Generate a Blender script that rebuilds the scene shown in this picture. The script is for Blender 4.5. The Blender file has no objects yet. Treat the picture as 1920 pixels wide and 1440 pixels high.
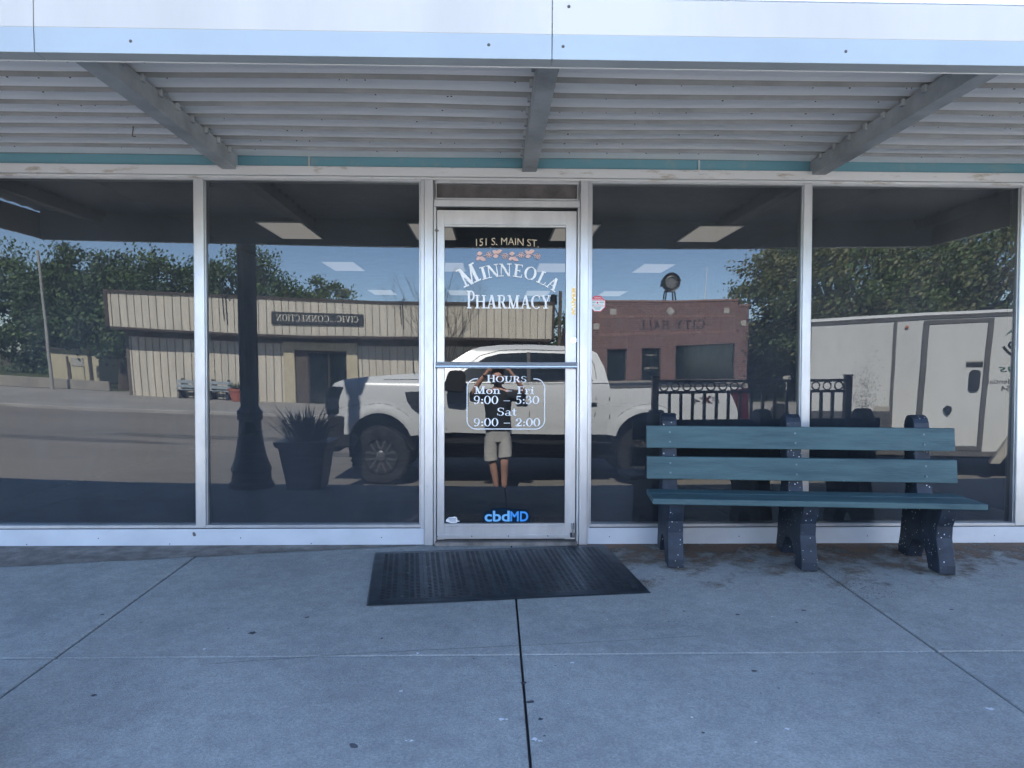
import bpy, bmesh, math, random
from mathutils import Vector, Matrix, Euler
R_=math.radians
random.seed(7)
sc=bpy.context.scene
COL=sc.collection
# ---------------------------------------------------------------- camera
cd=bpy.data.cameras.new('camera'); cam=bpy.data.objects.new('camera',cd); COL.objects.link(cam); sc.camera=cam
cd.sensor_width=36.0; cd.lens=36*1340/1920; cd.clip_start=0.003; cd.clip_end=600
_y,_p,_r=0.02591598,0.02429234,0.002871
_f=Vector((math.sin(_y)*math.cos(_p),math.cos(_y)*math.cos(_p),-math.sin(_p)))
_x=Vector((math.cos(_y),-math.sin(_y),0)); _u=_x.cross(_f)
_x2=_x*math.cos(_r)+_u*math.sin(_r); _u2=_u*math.cos(_r)-_x*math.sin(_r)
M_=Matrix((_x2,_u2,-_f)).transposed().to_4x4(); M_.translation=Vector((0,-4.7,1.17))
cam.matrix_world=M_
# ---------------------------------------------------------------- light
SUN=Vector((-0.14,1.0,1.06)).normalized()
w=bpy.data.worlds.new('World'); sc.world=w; w.use_nodes=True
nt=w.node_tree; bg=nt.nodes['Background']; sky=nt.nodes.new('ShaderNodeTexSky')
sky.sky_type='NISHITA'; sky.sun_disc=False; sky.sun_elevation=math.asin(SUN.z); sky.sun_rotation=math.atan2(SUN.x,SUN.y)
sky.altitude=1500; sky.dust_density=0.3; sky.ozone_density=1.6; sky.air_density=.8
nt.links.new(sky.outputs[0],bg.inputs[0]); bg.inputs[1].default_value=0.115
ld=bpy.data.lights.new('sun','SUN'); ld.energy=4.4; ld.angle=R_(0.53); ld.color=(1.0,0.95,0.87)
sun=bpy.data.objects.new('sun',ld); COL.objects.link(sun); sun.rotation_euler=(-SUN).to_track_quat('-Z','Y').to_euler(); sun.location=(-3,14,16)
sc.view_settings.view_transform='Standard'; sc.view_settings.look='None'; sc.view_settings.gamma=1; sc.view_settings.exposure=2.95
try:
    cy=sc.cycles; cy.max_bounces=8; cy.diffuse_bounces=4; cy.glossy_bounces=4; cy.transparent_max_bounces=10
    cy.caustics_reflective=False; cy.caustics_refractive=False; cy.sample_clamp_indirect=6
except Exception: pass

# ---------------------------------------------------------------- materials
def mat(name,col,rough=.6,metal=0.0,var=.12,scale=4.0,bump=0.0,bscale=40.0,col2=None,stretch=(1,1,1),spec=.5,coat=0.0,thr=None):
    m=bpy.data.materials.new(name); m.use_nodes=True; t=m.node_tree; b=t.nodes['Principled BSDF']
    b.inputs['Roughness'].default_value=rough; b.inputs['Metallic'].default_value=metal
    b.inputs['Specular IOR Level'].default_value=spec; b.inputs['Coat Weight'].default_value=coat
    tc=t.nodes.new('ShaderNodeTexCoord'); mp=t.nodes.new('ShaderNodeMapping'); mp.inputs['Scale'].default_value=stretch
    t.links.new(tc.outputs['Object'],mp.inputs[0])
    n=t.nodes.new('ShaderNodeTexNoise'); n.inputs['Scale'].default_value=scale; n.inputs['Detail'].default_value=6; n.inputs['Roughness'].default_value=.62
    t.links.new(mp.outputs[0],n.inputs['Vector'])
    r=t.nodes.new('ShaderNodeValToRGB'); a=r.color_ramp.elements
    c2=col2 or tuple(c*(1-var*2.2) for c in col)
    a[0].position=.3 if thr is None else thr[0]; a[0].color=(*c2,1); a[1].position=.68 if thr is None else thr[1]; a[1].color=(*[min(1,c*(1+var*.5)) for c in col],1)
    t.links.new(n.outputs['Fac'],r.inputs[0]); t.links.new(r.outputs[0],b.inputs['Base Color'])
    rr=t.nodes.new('ShaderNodeMapRange'); rr.inputs['To Min'].default_value=min(1,rough*1.18); rr.inputs['To Max'].default_value=rough*.82
    t.links.new(n.outputs['Fac'],rr.inputs['Value']); t.links.new(rr.outputs[0],b.inputs['Roughness'])
    if bump>0:
        n2=t.nodes.new('ShaderNodeTexNoise'); n2.inputs['Scale'].default_value=bscale; n2.inputs['Detail'].default_value=4
        t.links.new(mp.outputs[0],n2.inputs['Vector'])
        bp=t.nodes.new('ShaderNodeBump'); bp.inputs['Strength'].default_value=bump; bp.inputs['Distance'].default_value=.01
        t.links.new(n2.outputs['Fac'],bp.inputs['Height']); t.links.new(bp.outputs[0],b.inputs['Normal'])
    return m
def spots(m,scale,size,col,coord='Object',stretch=(1,1,1),rnd=1.0,mask=None):
    """small dots / flecks of another colour mixed over the base colour"""
    t=m.node_tree; b=t.nodes['Principled BSDF']; src=b.inputs['Base Color'].links[0].from_socket
    tc=t.nodes.new('ShaderNodeTexCoord'); mp=t.nodes.new('ShaderNodeMapping'); mp.inputs['Scale'].default_value=stretch
    t.links.new(tc.outputs[coord],mp.inputs[0])
    v=t.nodes.new('ShaderNodeTexVoronoi'); v.inputs['Scale'].default_value=scale; v.inputs['Randomness'].default_value=rnd
    nz=t.nodes.new('ShaderNodeTexNoise'); nz.inputs['Scale'].default_value=scale*3; t.links.new(mp.outputs[0],nz.inputs[0])
    ad=t.nodes.new('ShaderNodeVectorMath'); ad.operation='MULTIPLY_ADD'; ad.inputs[1].default_value=(.3/scale,)*3
    t.links.new(nz.outputs['Color'],ad.inputs[0]); t.links.new(mp.outputs[0],ad.inputs[2]); t.links.new(ad.outputs[0],v.inputs['Vector'])
    # radius varies per cell; most cells have none
    sp=t.nodes.new('ShaderNodeSeparateColor'); t.links.new(v.outputs['Color'],sp.inputs[0])
    mr=t.nodes.new('ShaderNodeMapRange'); mr.inputs['From Min'].default_value=.62; mr.inputs['From Max'].default_value=1; mr.inputs['To Min'].default_value=0; mr.inputs['To Max'].default_value=size*1.6
    t.links.new(sp.outputs[0],mr.inputs['Value'])
    lt=t.nodes.new('ShaderNodeMath'); lt.operation='LESS_THAN'; t.links.new(v.outputs['Distance'],lt.inputs[0]); t.links.new(mr.outputs[0],lt.inputs[1])
    fac=lt.outputs[0]
    mx=t.nodes.new('ShaderNodeMix'); mx.data_type='RGBA'; t.links.new(fac,mx.inputs[0]); t.links.new(src,mx.inputs[6]); mx.inputs[7].default_value=(*col,1)
    t.links.new(mx.outputs[2],b.inputs['Base Color'])
    return m
def grain(m,s=(95,11),a=(.82,1.16)):
    t=m.node_tree; b=t.nodes['Principled BSDF']; src=b.inputs['Base Color'].links[0].from_socket
    tc=t.nodes.new('ShaderNodeTexCoord')
    for k,sc_ in enumerate(s):
        n=t.nodes.new('ShaderNodeTexNoise'); n.inputs['Scale'].default_value=sc_; n.inputs['Detail'].default_value=3; n.inputs['Roughness'].default_value=.75; t.links.new(tc.outputs['Object'],n.inputs[0])
        r=t.nodes.new('ShaderNodeMapRange'); r.inputs['From Min'].default_value=.25; r.inputs['From Max'].default_value=.75
        r.inputs['To Min'].default_value=a[0] if k==0 else 1-(1-a[0])*.5; r.inputs['To Max'].default_value=a[1] if k==0 else 1+(a[1]-1)*.5
        t.links.new(n.outputs['Fac'],r.inputs['Value']); v=t.nodes.new('ShaderNodeVectorMath'); v.operation='SCALE'; t.links.new(src,v.inputs[0]); t.links.new(r.outputs[0],v.inputs['Scale']); src=v.outputs[0]
    t.links.new(src,b.inputs['Base Color'])
def emit(name,col,s):
    m=bpy.data.materials.new(name); m.use_nodes=True; b=m.node_tree.nodes['Principled BSDF']
    b.inputs['Base Color'].default_value=(.8,.8,.8,1); b.inputs['Emission Color'].default_value=(*col,1); b.inputs['Emission Strength'].default_value=s
    return m
def glassmat(name,refl=.26,trans=(.30,.33,.34),dust_veil=.03,rough=.0):
    m=bpy.data.materials.new(name); m.use_nodes=True; t=m.node_tree; t.nodes.remove(t.nodes['Principled BSDF']); o=t.nodes['Material Output']
    tr=t.nodes.new('ShaderNodeBsdfTransparent'); tr.inputs[0].default_value=(*trans,1)
    gl=t.nodes.new('ShaderNodeBsdfGlossy'); gl.inputs['Roughness'].default_value=rough; gl.inputs['Color'].default_value=(.93,.97,1,1)
    lw=t.nodes.new('ShaderNodeLayerWeight'); lw.inputs[0].default_value=.18
    mr=t.nodes.new('ShaderNodeMapRange'); mr.inputs['To Min'].default_value=refl; mr.inputs['To Max'].default_value=1
    t.links.new(lw.outputs['Fresnel'],mr.inputs['Value'])
    mx=t.nodes.new('ShaderNodeMixShader'); t.links.new(mr.outputs[0],mx.inputs[0]); t.links.new(tr.outputs[0],mx.inputs[1]); t.links.new(gl.outputs[0],mx.inputs[2])
    df=t.nodes.new('ShaderNodeBsdfDiffuse'); df.inputs[0].default_value=(.36,.42,.50,1)  # bluish diffuse film: thin dust plus a painted haze that lifts the blacks
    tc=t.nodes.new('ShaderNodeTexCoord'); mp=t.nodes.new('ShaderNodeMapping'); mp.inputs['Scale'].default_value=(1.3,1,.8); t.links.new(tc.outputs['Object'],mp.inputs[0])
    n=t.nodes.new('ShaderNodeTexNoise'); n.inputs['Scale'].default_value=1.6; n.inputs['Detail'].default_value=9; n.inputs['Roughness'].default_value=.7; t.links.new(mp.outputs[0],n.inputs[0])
    r2=t.nodes.new('ShaderNodeMapRange'); r2.inputs['From Min'].default_value=.35; r2.inputs['From Max'].default_value=.8; r2.inputs['To Min'].default_value=dust_veil*.7; r2.inputs['To Max'].default_value=dust_veil*1.5; t.links.new(n.outputs['Fac'],r2.inputs['Value'])
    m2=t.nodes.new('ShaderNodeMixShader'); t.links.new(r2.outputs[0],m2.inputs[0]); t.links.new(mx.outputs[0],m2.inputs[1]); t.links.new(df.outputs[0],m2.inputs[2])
    t.links.new(m2.outputs[0],o.inputs[0])
    return m
def brick(name,c1,c2,mortar,sc_=1.0,axis='XZ'):
    m=mat(name,c1,.85); t=m.node_tree; b=t.nodes['Principled BSDF']
    tc=t.nodes.new('ShaderNodeTexCoord'); s=t.nodes.new('ShaderNodeSeparateXYZ'); c=t.nodes.new('ShaderNodeCombineXYZ')
    t.links.new(tc.outputs['Object'],s.inputs[0]); t.links.new(s.outputs[0],c.inputs[0]); t.links.new(s.outputs[2],c.inputs[1])
    k=t.nodes.new('ShaderNodeTexBrick'); k.inputs['Scale'].default_value=1/sc_; k.inputs['Brick Width'].default_value=.21; k.inputs['Row Height'].default_value=.075; k.inputs['Mortar Size'].default_value=.009
    k.inputs['Color1'].default_value=(*c1,1); k.inputs['Color2'].default_value=(*c2,1); k.inputs['Mortar'].default_value=(*mortar,1)
    t.links.new(c.outputs[0],k.inputs[0]); t.links.new(k.outputs[0],b.inputs['Base Color'])
    return m
MT={}
MT['alu']=mat('aluminium',(.55,.57,.595),.36,.7,.10,6,.05,60,stretch=(1,1,.35))
spots(MT['alu'],3.2,.035,(.16,.15,.14))
MT['kick']=mat('kick_aluminium',(.62,.65,.69),.5,.15,.08,3,.0,60,stretch=(.6,1,1)); spots(MT['kick'],3.2,.03,(.12,.11,.10))
MT['aludark']=mat('frame_joint',(.07,.07,.075),.7)
MT['alugrey']=mat('transom_panel',(.085,.08,.085),.45,0,.3,9)
MT['fasc']=mat('fascia_white',(.54,.515,.475),.42,0,.05,1.3,.0,col2=(.44,.42,.385),stretch=(1,1,.25)); spots(MT['fasc'],2.0,.03,(.25,.2,.17))
MT['fascb']=mat('fascia_pale_blue',(.355,.41,.445),.38,0,.04,2)
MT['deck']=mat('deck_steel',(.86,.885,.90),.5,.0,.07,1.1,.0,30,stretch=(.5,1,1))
MT['groove']=mat('deck_groove_shade',(.30,.32,.335),.7)  # darker grey paints shade lines into the rib recesses
MT['beam']=mat('beam_steel',(.42,.455,.475),.55,.2,.2,3)
MT['header']=mat('header_aluminium',(.56,.575,.59),.42,.5,.1,11,.1,50,col2=(.34,.30,.26),stretch=(.35,1,1.5),thr=(.30,.42))
MT['teal']=mat('teal_paint',(.095,.235,.30),.5,0,.12,9,col2=(.20,.27,.29),thr=(.25,.45)); 
MT['rust']=mat('rust_dirt',(.10,.09,.085),.9)
MT['conc']=mat('sidewalk_concrete',(.375,.385,.36),.85,0,.05,1.1,.5,240,col2=(.275,.282,.268),thr=(.3,.7))
grain(MT['conc'],(110,14),(.68,1.3))
spots(MT['conc'],2.6,.035,(.09,.09,.10)); spots(MT['conc'],3.7,.02,(.85,.86,.87))
MT['conc2']=mat('rough_concrete',(.25,.225,.20),.9,0,.3,9,.6,80,col2=(.12,.105,.09))
MT['rib']=mat('siding_rib',(.14,.115,.09),.7)
MT['joint']=mat('joint_dirt',(.06,.055,.05),.95)
MT['conc3']=mat('far_sidewalk',(.34,.32,.29),.9,0,.12,.7)
MT['asph']=mat('asphalt',(.235,.212,.185),.9,0,.16,.35,.4,120,col2=(.165,.152,.135),stretch=(.4,1,1))
MT['soil']=mat('soil',(.14,.11,.075),.95,0,.25,.3)
MT['paint']=mat('road_paint',(.6,.6,.56),.8)
MT['grass']=mat('dry_grass',(.10,.12,.045),.95,0,.3,.8)
MT['slat']=mat('slat_plastic',(.060,.118,.125),.6,0,.25,9,.25,60,col2=(.033,.072,.084),stretch=(.25,1,2)); spots(MT['slat'],14,.05,(.35,.45,.45))
MT['supp']=mat('support_plastic',(.020,.031,.050),.6,0,.25,12,.15,90); spots(MT['supp'],64,.17,(.62,.66,.68))
MT['rubhi']=mat('rubber_highlight',(.075,.085,.09),.6)  # lighter rubber paints highlights onto the worn tread dashes
MT['rub']=mat('rubber',(.019,.027,.033),.45,0,.3,14)
MT['ltr']=mat('letter_white',(.88,.90,.92),.5,0,.03)
MT['gold']=mat('letter_gold',(.60,.52,.38),.5,0,.08,40,col2=(.35,.30,.22))
MT['goldfoil']=mat('gold_foil',(.55,.36,.10),.35,.4,.5,70,col2=(.75,.74,.68),thr=(.42,.5))
MT['pink']=mat('letter_pink',(.74,.50,.47),.5,0,.03)
MT['bluel']=mat('letter_light_blue',(.20,.53,.85),.4,0,.02); MT['bluem']=mat('letter_blue',(.05,.36,.85),.4,0,.02)
MT['navy']=mat('letter_outline_navy',(.006,.022,.045),.7,spec=.1)
MT['red']=mat('sticker_red',(.62,.05,.08),.4,0,.03); MT['wht']=mat('sticker_white',(.8,.8,.8),.4,0,.02); MT['grn']=mat('sticker_green',(.05,.3,.2),.4)
MT['screw']=mat('screw_head',(.16,.24,.27),.5,.3)
MT['bar']=mat('bar_aluminium',(.66,.70,.76),.22,.75,.03)
MT['pale_pole']=mat('pale_pole',(.35,.34,.31),.7)
MT['chrome']=mat('chrome',(.75,.77,.8),.15,1,.03)
MT['black']=mat('black_metal',(.012,.013,.015),.4,.3,.1)
MT['blackp']=mat('black_plastic',(.014,.014,.015),.55)
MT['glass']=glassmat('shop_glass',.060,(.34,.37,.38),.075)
MT['glassd']=glassmat('door_glass',.060,(.34,.37,.38),.03)
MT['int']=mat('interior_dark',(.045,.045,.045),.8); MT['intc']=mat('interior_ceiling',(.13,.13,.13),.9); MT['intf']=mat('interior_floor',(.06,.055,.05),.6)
MT['troff']=emit('lamp_diffuser',(1.0,.86,.76),.085)
MT['stucco']=mat('painted_block',(.42,.40,.37),.85,0,.12,2,.3,60)
MT['white']=mat('truck_white',(.64,.645,.64),.28,0,.02,1.5,coat=.5)
spots(MT['white'],9,.03,(.35,.34,.32))
MT['twhite']=mat('trailer_white',(.70,.70,.67),.42,0,.05,.9,col2=(.58,.575,.55),stretch=(1,1,.4)); 
MT['tgrey']=mat('trailer_trim',(.20,.19,.18),.45,.5,.1)
MT['tglass']=mat('car_glass',(.012,.018,.022),.06,0,.02,spec=.8)
MT['tyre']=mat('tyre_rubber',(.02,.02,.02),.85,0,.2,20); MT['rim']=mat('rim_alloy',(.30,.30,.30),.35,.8,.05); MT['rimd']=mat('rim_dark',(.03,.03,.032),.45,.4)
MT['tail']=mat('tail_light_red',(.07,.008,.014),.15,0,.05); MT['amber']=mat('marker_amber',(.5,.15,.02),.3)
MT['plate']=mat('diamond_plate',(.30,.30,.30),.35,.8,.2,30,.5,60)
MT['fend']=mat('fender_tan',(.45,.42,.36),.5,0,.08)
MT['siding']=mat('cream_siding',(.60,.54,.44),.6,0,.09,1.2,stretch=(3,1,.3)); MT['brown']=mat('brown_trim',(.06,.045,.037),.7); MT['soff']=mat('brown_soffit',(.10,.08,.065),.8)
MT['tan']=mat('tan_plaster',(.52,.45,.31),.8,0,.08,3)
MT['brick']=brick('red_brick',(.145,.05,.043),(.075,.03,.03),(.27,.22,.195)); MT['brickd']=mat('soldier_brick',(.30,.17,.14),.85,0,.2,8)
MT['stone']=mat('cast_stone',(.42,.39,.35),.85); MT['conc4']=mat('foundation',(.30,.27,.23),.9,0,.12,1.5)
MT['wind']=mat('dark_window',(.012,.02,.024),.08,0,.05,spec=.8)
MT['terra']=mat('terracotta',(.42,.115,.07),.8,0,.15,8); MT['pale']=mat('pale_blue_slats',(.30,.34,.36),.6,0,.1)
MT['bark']=mat('bark',(.09,.07,.055),.9,0,.25,6,.6,30); MT['barkg']=mat('grey_bark',(.13,.11,.095),.9,0,.2,9)
def leafmat(n,c,c2):
    m=mat(n,c,.6,0,.2,.9,col2=c2); b=m.node_tree.nodes['Principled BSDF']
    b.inputs['Subsurface Weight'].default_value=0
    return m
MT['leafA']=leafmat('leaf_dark',(.045,.085,.026),(.022,.048,.016)); MT['leafB']=leafmat('leaf_mid',(.085,.13,.036),(.05,.085,.025)); MT['leafC']=leafmat('leaf_olive',(.14,.135,.05),(.075,.085,.03)); MT['leafP']=leafmat('leaf_planter',(.03,.05,.03),(.02,.03,.02))
MT['litter']=mat('leaf_litter',(.14,.07,.035),.9,0,.3,60,col2=(.05,.033,.022))
MT['wood']=mat('pole_wood',(.13,.10,.075),.9,0,.2,4)
MT['skin']=mat('skin',(.58,.33,.25),.5,0,.06,10); MT['shirt']=mat('dark_shirt',(.018,.02,.027),.85,0,.2,15,.3,20); MT['shorts']=mat('grey_shorts',(.42,.41,.39),.85,0,.1,10,.4,16); MT['hair']=mat('dark_hair',(.02,.014,.01),.6)
MT['shoe']=mat('dark_shoe',(.02,.02,.02),.6); MT['sole']=mat('shoe_sole',(.5,.5,.48),.6)
MT['sign']=mat('sign_board_dark',(.03,.032,.036),.6); MT['ivory']=mat('letter_ivory',(.62,.58,.48),.6,0,.03); MT['purp']=mat('letter_dark_bronze',(.022,.014,.018),.5)
MT['roofm']=mat('roof_grey',(.12,.12,.12),.8)

# ---------------------------------------------------------------- mesh builder
class MB:
    def __init__(s,org=(0,0,0)): s.v=[]; s.f=[]; s.mi=[]; s.cur=0; s.o=Vector(org); s.T=None
    def put(s,vs,fs):
        b=len(s.v)
        for p in vs:
            p=Vector(p)
            if s.T: p=s.T@p
            s.v.append(tuple(p-s.o))
        for q in fs: s.f.append([b+i for i in q]); s.mi.append(s.cur)
        return s
    def box(s,x0,x1,y0,y1,z0,z1):
        return s.put([(x0,y0,z0),(x1,y0,z0),(x1,y1,z0),(x0,y1,z0),(x0,y0,z1),(x1,y0,z1),(x1,y1,z1),(x0,y1,z1)],
          [(0,3,2,1),(4,5,6,7),(0,1,5,4),(1,2,6,5),(2,3,7,6),(3,0,4,7)])
    def prism(s,pts,axis,a,b):
        """polygon (list of 2d) extruded along axis; 'x': pts are (y,z); 'y': (x,z); 'z': (x,y)"""
        n=len(pts)
        def P(q,h): return {'x':(h,q[0],q[1]),'y':(q[0],h,q[1]),'z':(q[0],q[1],h)}[axis]
        vs=[P(q,a) for q in pts]+[P(q,b) for q in pts]
        fs=[tuple(range(n))[::-1],tuple(range(n,2*n))]+[(i,(i+1)%n,n+(i+1)%n,n+i) for i in range(n)]
        return s.put(vs,fs)
    def tube(s,pts,r,n=8,r2=None,cap=True):
        pts=[Vector(p) for p in pts]; m=len(pts); vs=[]; fs=[]
        for i,p in enumerate(pts):
            d=(pts[min(i+1,m-1)]-pts[max(i-1,0)]).normalized()
            a=d.cross(Vector((0,0,1)) if abs(d.z)<.95 else Vector((1,0,0))).normalized(); b=d.cross(a)
            rr=r if r2 is None else r+(r2-r)*i/(m-1)
            for k in range(n):
                t=2*math.pi*k/n; vs.append(p+a*rr*math.cos(t)+b*rr*math.sin(t))
        for i in range(m-1):
            for k in range(n): fs.append((i*n+k,i*n+(k+1)%n,(i+1)*n+(k+1)%n,(i+1)*n+k))
        if cap: fs.append(tuple(range(n))[::-1]); fs.append(tuple(range((m-1)*n,m*n)))
        return s.put(vs,fs)
    def lathe(s,prof,c,n=24,axis='z'):
        """prof: (r,h)"""
        vs=[];fs=[];m=len(prof)
        for r,h in prof:
            for k in range(n):
                t=2*math.pi*k/n; a,b=r*math.cos(t),r*math.sin(t)
                vs.append((c[0]+a,c[1]+b,c[2]+h) if axis=='z' else (c[0]+a,c[1]+h,c[2]+b) if axis=='y' else (c[0]+h,c[1]+a,c[2]+b))
        for i in range(m-1):
            for k in range(n): fs.append((i*n+k,i*n+(k+1)%n,(i+1)*n+(k+1)%n,(i+1)*n+k))
        fs.append(tuple(range(n))[::-1]); fs.append(tuple(range((m-1)*n,m*n)))
        return s.put(vs,fs)
    def build(s,name,m,parent=None,smooth=False,bevel=0,seg=1):
        me=bpy.data.meshes.new(name); me.from_pydata(s.v,[],s.f)
        ms=m if isinstance(m,(list,tuple)) else [m]
        for k in ms: me.materials.append(MT[k])
        if len(ms)>1: me.polygons.foreach_set('material_index',s.mi)
        bm=bmesh.new(); bm.from_mesh(me); bmesh.ops.recalc_face_normals(bm,faces=bm.faces); bm.to_mesh(me); bm.free()
        if smooth:
            me.polygons.foreach_set('use_smooth',[True]*len(me.polygons))
            me.set_sharp_from_angle(angle=R_(38))
        o=bpy.data.objects.new(name,me); COL.objects.link(o)
        if parent: o.parent=parent
        else: o.location=s.o
        if bevel:
            b=o.modifiers.new('bevel','BEVEL'); b.width=bevel; b.segments=seg; b.limit_method='ANGLE'
        return o
def tag(o,label=None,cat=None,group=None,kind=None):
    if label: o['label']=label
    if cat: o['category']=cat
    if group: o['group']=group
    if kind: o['kind']=kind
    return o
def empty(name,loc,label,cat,group=None,rz=0):
    o=bpy.data.objects.new(name,None); COL.objects.link(o); o.location=loc; o.rotation_euler=(0,0,rz); o.empty_display_size=.2
    return tag(o,label,cat,group)
def children_of(o): return [c for c in bpy.data.objects if c.parent==o]
def copy_tree(o,parent=None):
    c=o.copy(); COL.objects.link(c)
    if parent: c.parent=parent
    for ch in children_of(o):
        if ch is not c: copy_tree(ch,c)
    return c

# ---------------------------------------------------------------- lettering
def ring(cx,cz,rx,rz,wx,wz,a0,a1,n=18):
    out=[]
    for i in range(n):
        t0=R_(a0+(a1-a0)*i/n); t1=R_(a0+(a1-a0)*(i+1)/n)
        o=lambda t:(cx+rx*math.cos(t),cz+rz*math.sin(t)); q=lambda t:(cx+(rx-wx)*math.cos(t),cz+(rz-wz)*math.sin(t))
        out.append([o(t0),o(t1),q(t1),q(t0)])
    return out
def rc(x0,x1,z0,z1): return [(x0,z0),(x1,z0),(x1,z1),(x0,z1)]
def dg(xa,za,xb,zb,w): return [(xa,za),(xa+w,za),(xb+w,zb),(xb,zb)]
T_,t_,S_=.20,.095,.075
def sf(x0,x1,z): return rc(x0,x1,z,z+S_)
def blob(cx,cz,r): return [[(cx+r*math.cos(R_(a)),cz+r*math.sin(R_(a))) for a in range(0,360,30)]]
def glyph(c):
    e=1-S_
    G={
    'M':(1.12,[dg(.16,0,.16,1,t_),dg(.08,1,.45,0,T_),dg(.49,0,.84,1,t_),rc(.80,.98,0,1),sf(.02,.34,0),sf(.68,1.1,0),sf(0,.24,e),sf(.85,1.1,e)]),
    'I':(.38,[rc(.1,.28,0,1),sf(0,.38,0),sf(0,.38,e)]),
    'N':(.98,[rc(.13,.20,0,1),dg(.07,1,.68,0,T_),rc(.77,.84,0,1),sf(0,.34,0),sf(0,.22,e),sf(.63,.98,e)]),
    'E':(.74,[rc(.1,.28,0,1),sf(0,.70,0),sf(0,.66,e),rc(.28,.5,.48,.54),rc(.46,.5,.4,.62),dg(.62,.05,.66,.24,.05),dg(.6,.78,.6,.97,.05)]),
    'O':(.96,ring(.48,.5,.48,.52,.19,.06,0,360,28)),
    'L':(.72,[rc(.1,.28,0,1),sf(0,.68,0),sf(0,.40,e),dg(.62,.04,.66,.27,.05)]),
    'A':(.98,[dg(.14,0,.43,1,t_),dg(.66,0,.40,1,T_),rc(.26,.66,.30,.36),sf(0,.32,0),sf(.56,.98,0)]),
    'P':(.74,[rc(.1,.28,0,1),sf(0,.40,0),sf(0,.42,e),rc(.28,.42,.44,.5)]+ring(.42,.72,.30,.28,.17,.06,-90,90,12)),
    'H':(.96,[rc(.1,.28,0,1),rc(.68,.86,0,1),rc(.28,.68,.48,.55),sf(0,.38,0),sf(0,.38,e),sf(.58,.96,0),sf(.58,.96,e)]),
    'R':(.88,[rc(.1,.28,0,1),sf(0,.38,0),sf(0,.44,e),rc(.28,.44,.46,.52),dg(.60,0,.36,.48,T_),sf(.60,.88,0)]+ring(.42,.73,.28,.27,.16,.06,-90,90,12)),
    'C':(.84,ring(.48,.5,.48,.52,.19,.06,48,312,20)+[dg(.74,.68,.76,.98,.06)]),
    'Y':(.92,[dg(.38,.46,.08,1,T_),dg(.47,.46,.74,1,t_),rc(.38,.56,0,.48),sf(.26,.68,0),sf(0,.34,e),sf(.62,.92,e)]),
    'S':(.64,ring(.32,.745,.28,.255,.13,.06,40,270,14)+ring(.32,.27,.30,.27,.14,.06,-140,90,14)+[rc(.55,.6,.72,.95),rc(.03,.08,.05,.30)]),
    'U':(.92,[rc(.12,.30,.3,1),rc(.72,.79,.3,1),sf(0,.42,e),sf(.60,.92,e)]+ring(.455,.34,.335,.36,.17,.08,180,360,14)),
    'F':(.68,[rc(.1,.28,0,1),sf(0,.40,0),sf(0,.64,e),rc(.28,.5,.48,.54),rc(.46,.5,.4,.62),dg(.58,.76,.58,.97,.05)]),
    'V':(.92,[dg(.36,0,.08,1,T_),dg(.46,0,.74,1,t_),sf(0,.34,e),sf(.62,.92,e)]),
    'T':(.8,[rc(.31,.49,0,1),sf(.2,.6,0),sf(0,.8,e),dg(0,.76,0,.97,.05),dg(.75,.76,.75,.97,.05)]),
    'o':(.62,ring(.31,.31,.31,.33,.15,.06,0,360,20)),
    'n':(.72,[rc(.1,.25,0,.64),sf(0,.34,0),sf(0,.2,.58),rc(.47,.62,0,.4),sf(.38,.72,0)]+ring(.40,.40,.22,.24,.13,.07,0,150,10)),
    'r':(.5,[rc(.1,.25,0,.64),sf(0,.36,0),sf(0,.2,.58)]+ring(.38,.44,.14,.2,.06,.07,20,150,8)+blob(.43,.54,.07)),
    'i':(.34,[rc(.1,.25,0,.64),sf(0,.34,0),sf(0,.2,.58)]+blob(.175,.86,.09)),
    'a':(.62,[rc(.38,.52,.06,.46),sf(.46,.62,0)]+ring(.28,.17,.25,.19,.12,.06,40,340,16)+ring(.30,.45,.22,.2,.1,.07,0,160,10)),
    't':(.44,[rc(.12,.27,.1,.86),rc(0,.4,.58,.64)]+ring(.26,.13,.14,.15,.07,.06,180,350,8)),
    '0':(.66,ring(.33,.5,.33,.52,.15,.06,0,360,24)),
    '9':(.64,ring(.31,.68,.29,.33,.13,.06,0,360,20)+ring(.18,.62,.42,.64,.14,.07,-78,8,10)+blob(.14,.06,.09)),
    '5':(.62,[rc(.12,.18,.52,1),rc(.12,.52,.88,1)]+ring(.27,.31,.31,.33,.15,.06,-150,120,16)+blob(.08,.12,.08)),
    '3':(.60,ring(.27,.74,.25,.27,.13,.06,-80,150,14)+ring(.27,.29,.31,.31,.15,.06,-150,88,16)+blob(.08,.12,.08)+blob(.1,.84,.07)),
    '2':(.62,ring(.29,.70,.28,.32,.14,.06,-20,165,14)+[dg(.04,.06,.40,.58,.14),rc(.02,.56,0,.14),rc(.51,.56,0,.24)]+blob(.1,.72,.08)),
    ':':(.26,blob(.13,.12,.09)+blob(.13,.52,.09)),
    '.':(.26,blob(.13,.09,.09)),
    '-':(.62,[rc(.0,.62,.36,.42)]),
    ' ':(.42,[])}
    return G[c]
def text_polys(s,track=.06):
    out=[];x=0
    for c in s:
        w,ps=glyph(c); out.append((x,w,ps)); x+=w+track
    return out,x-track
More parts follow.
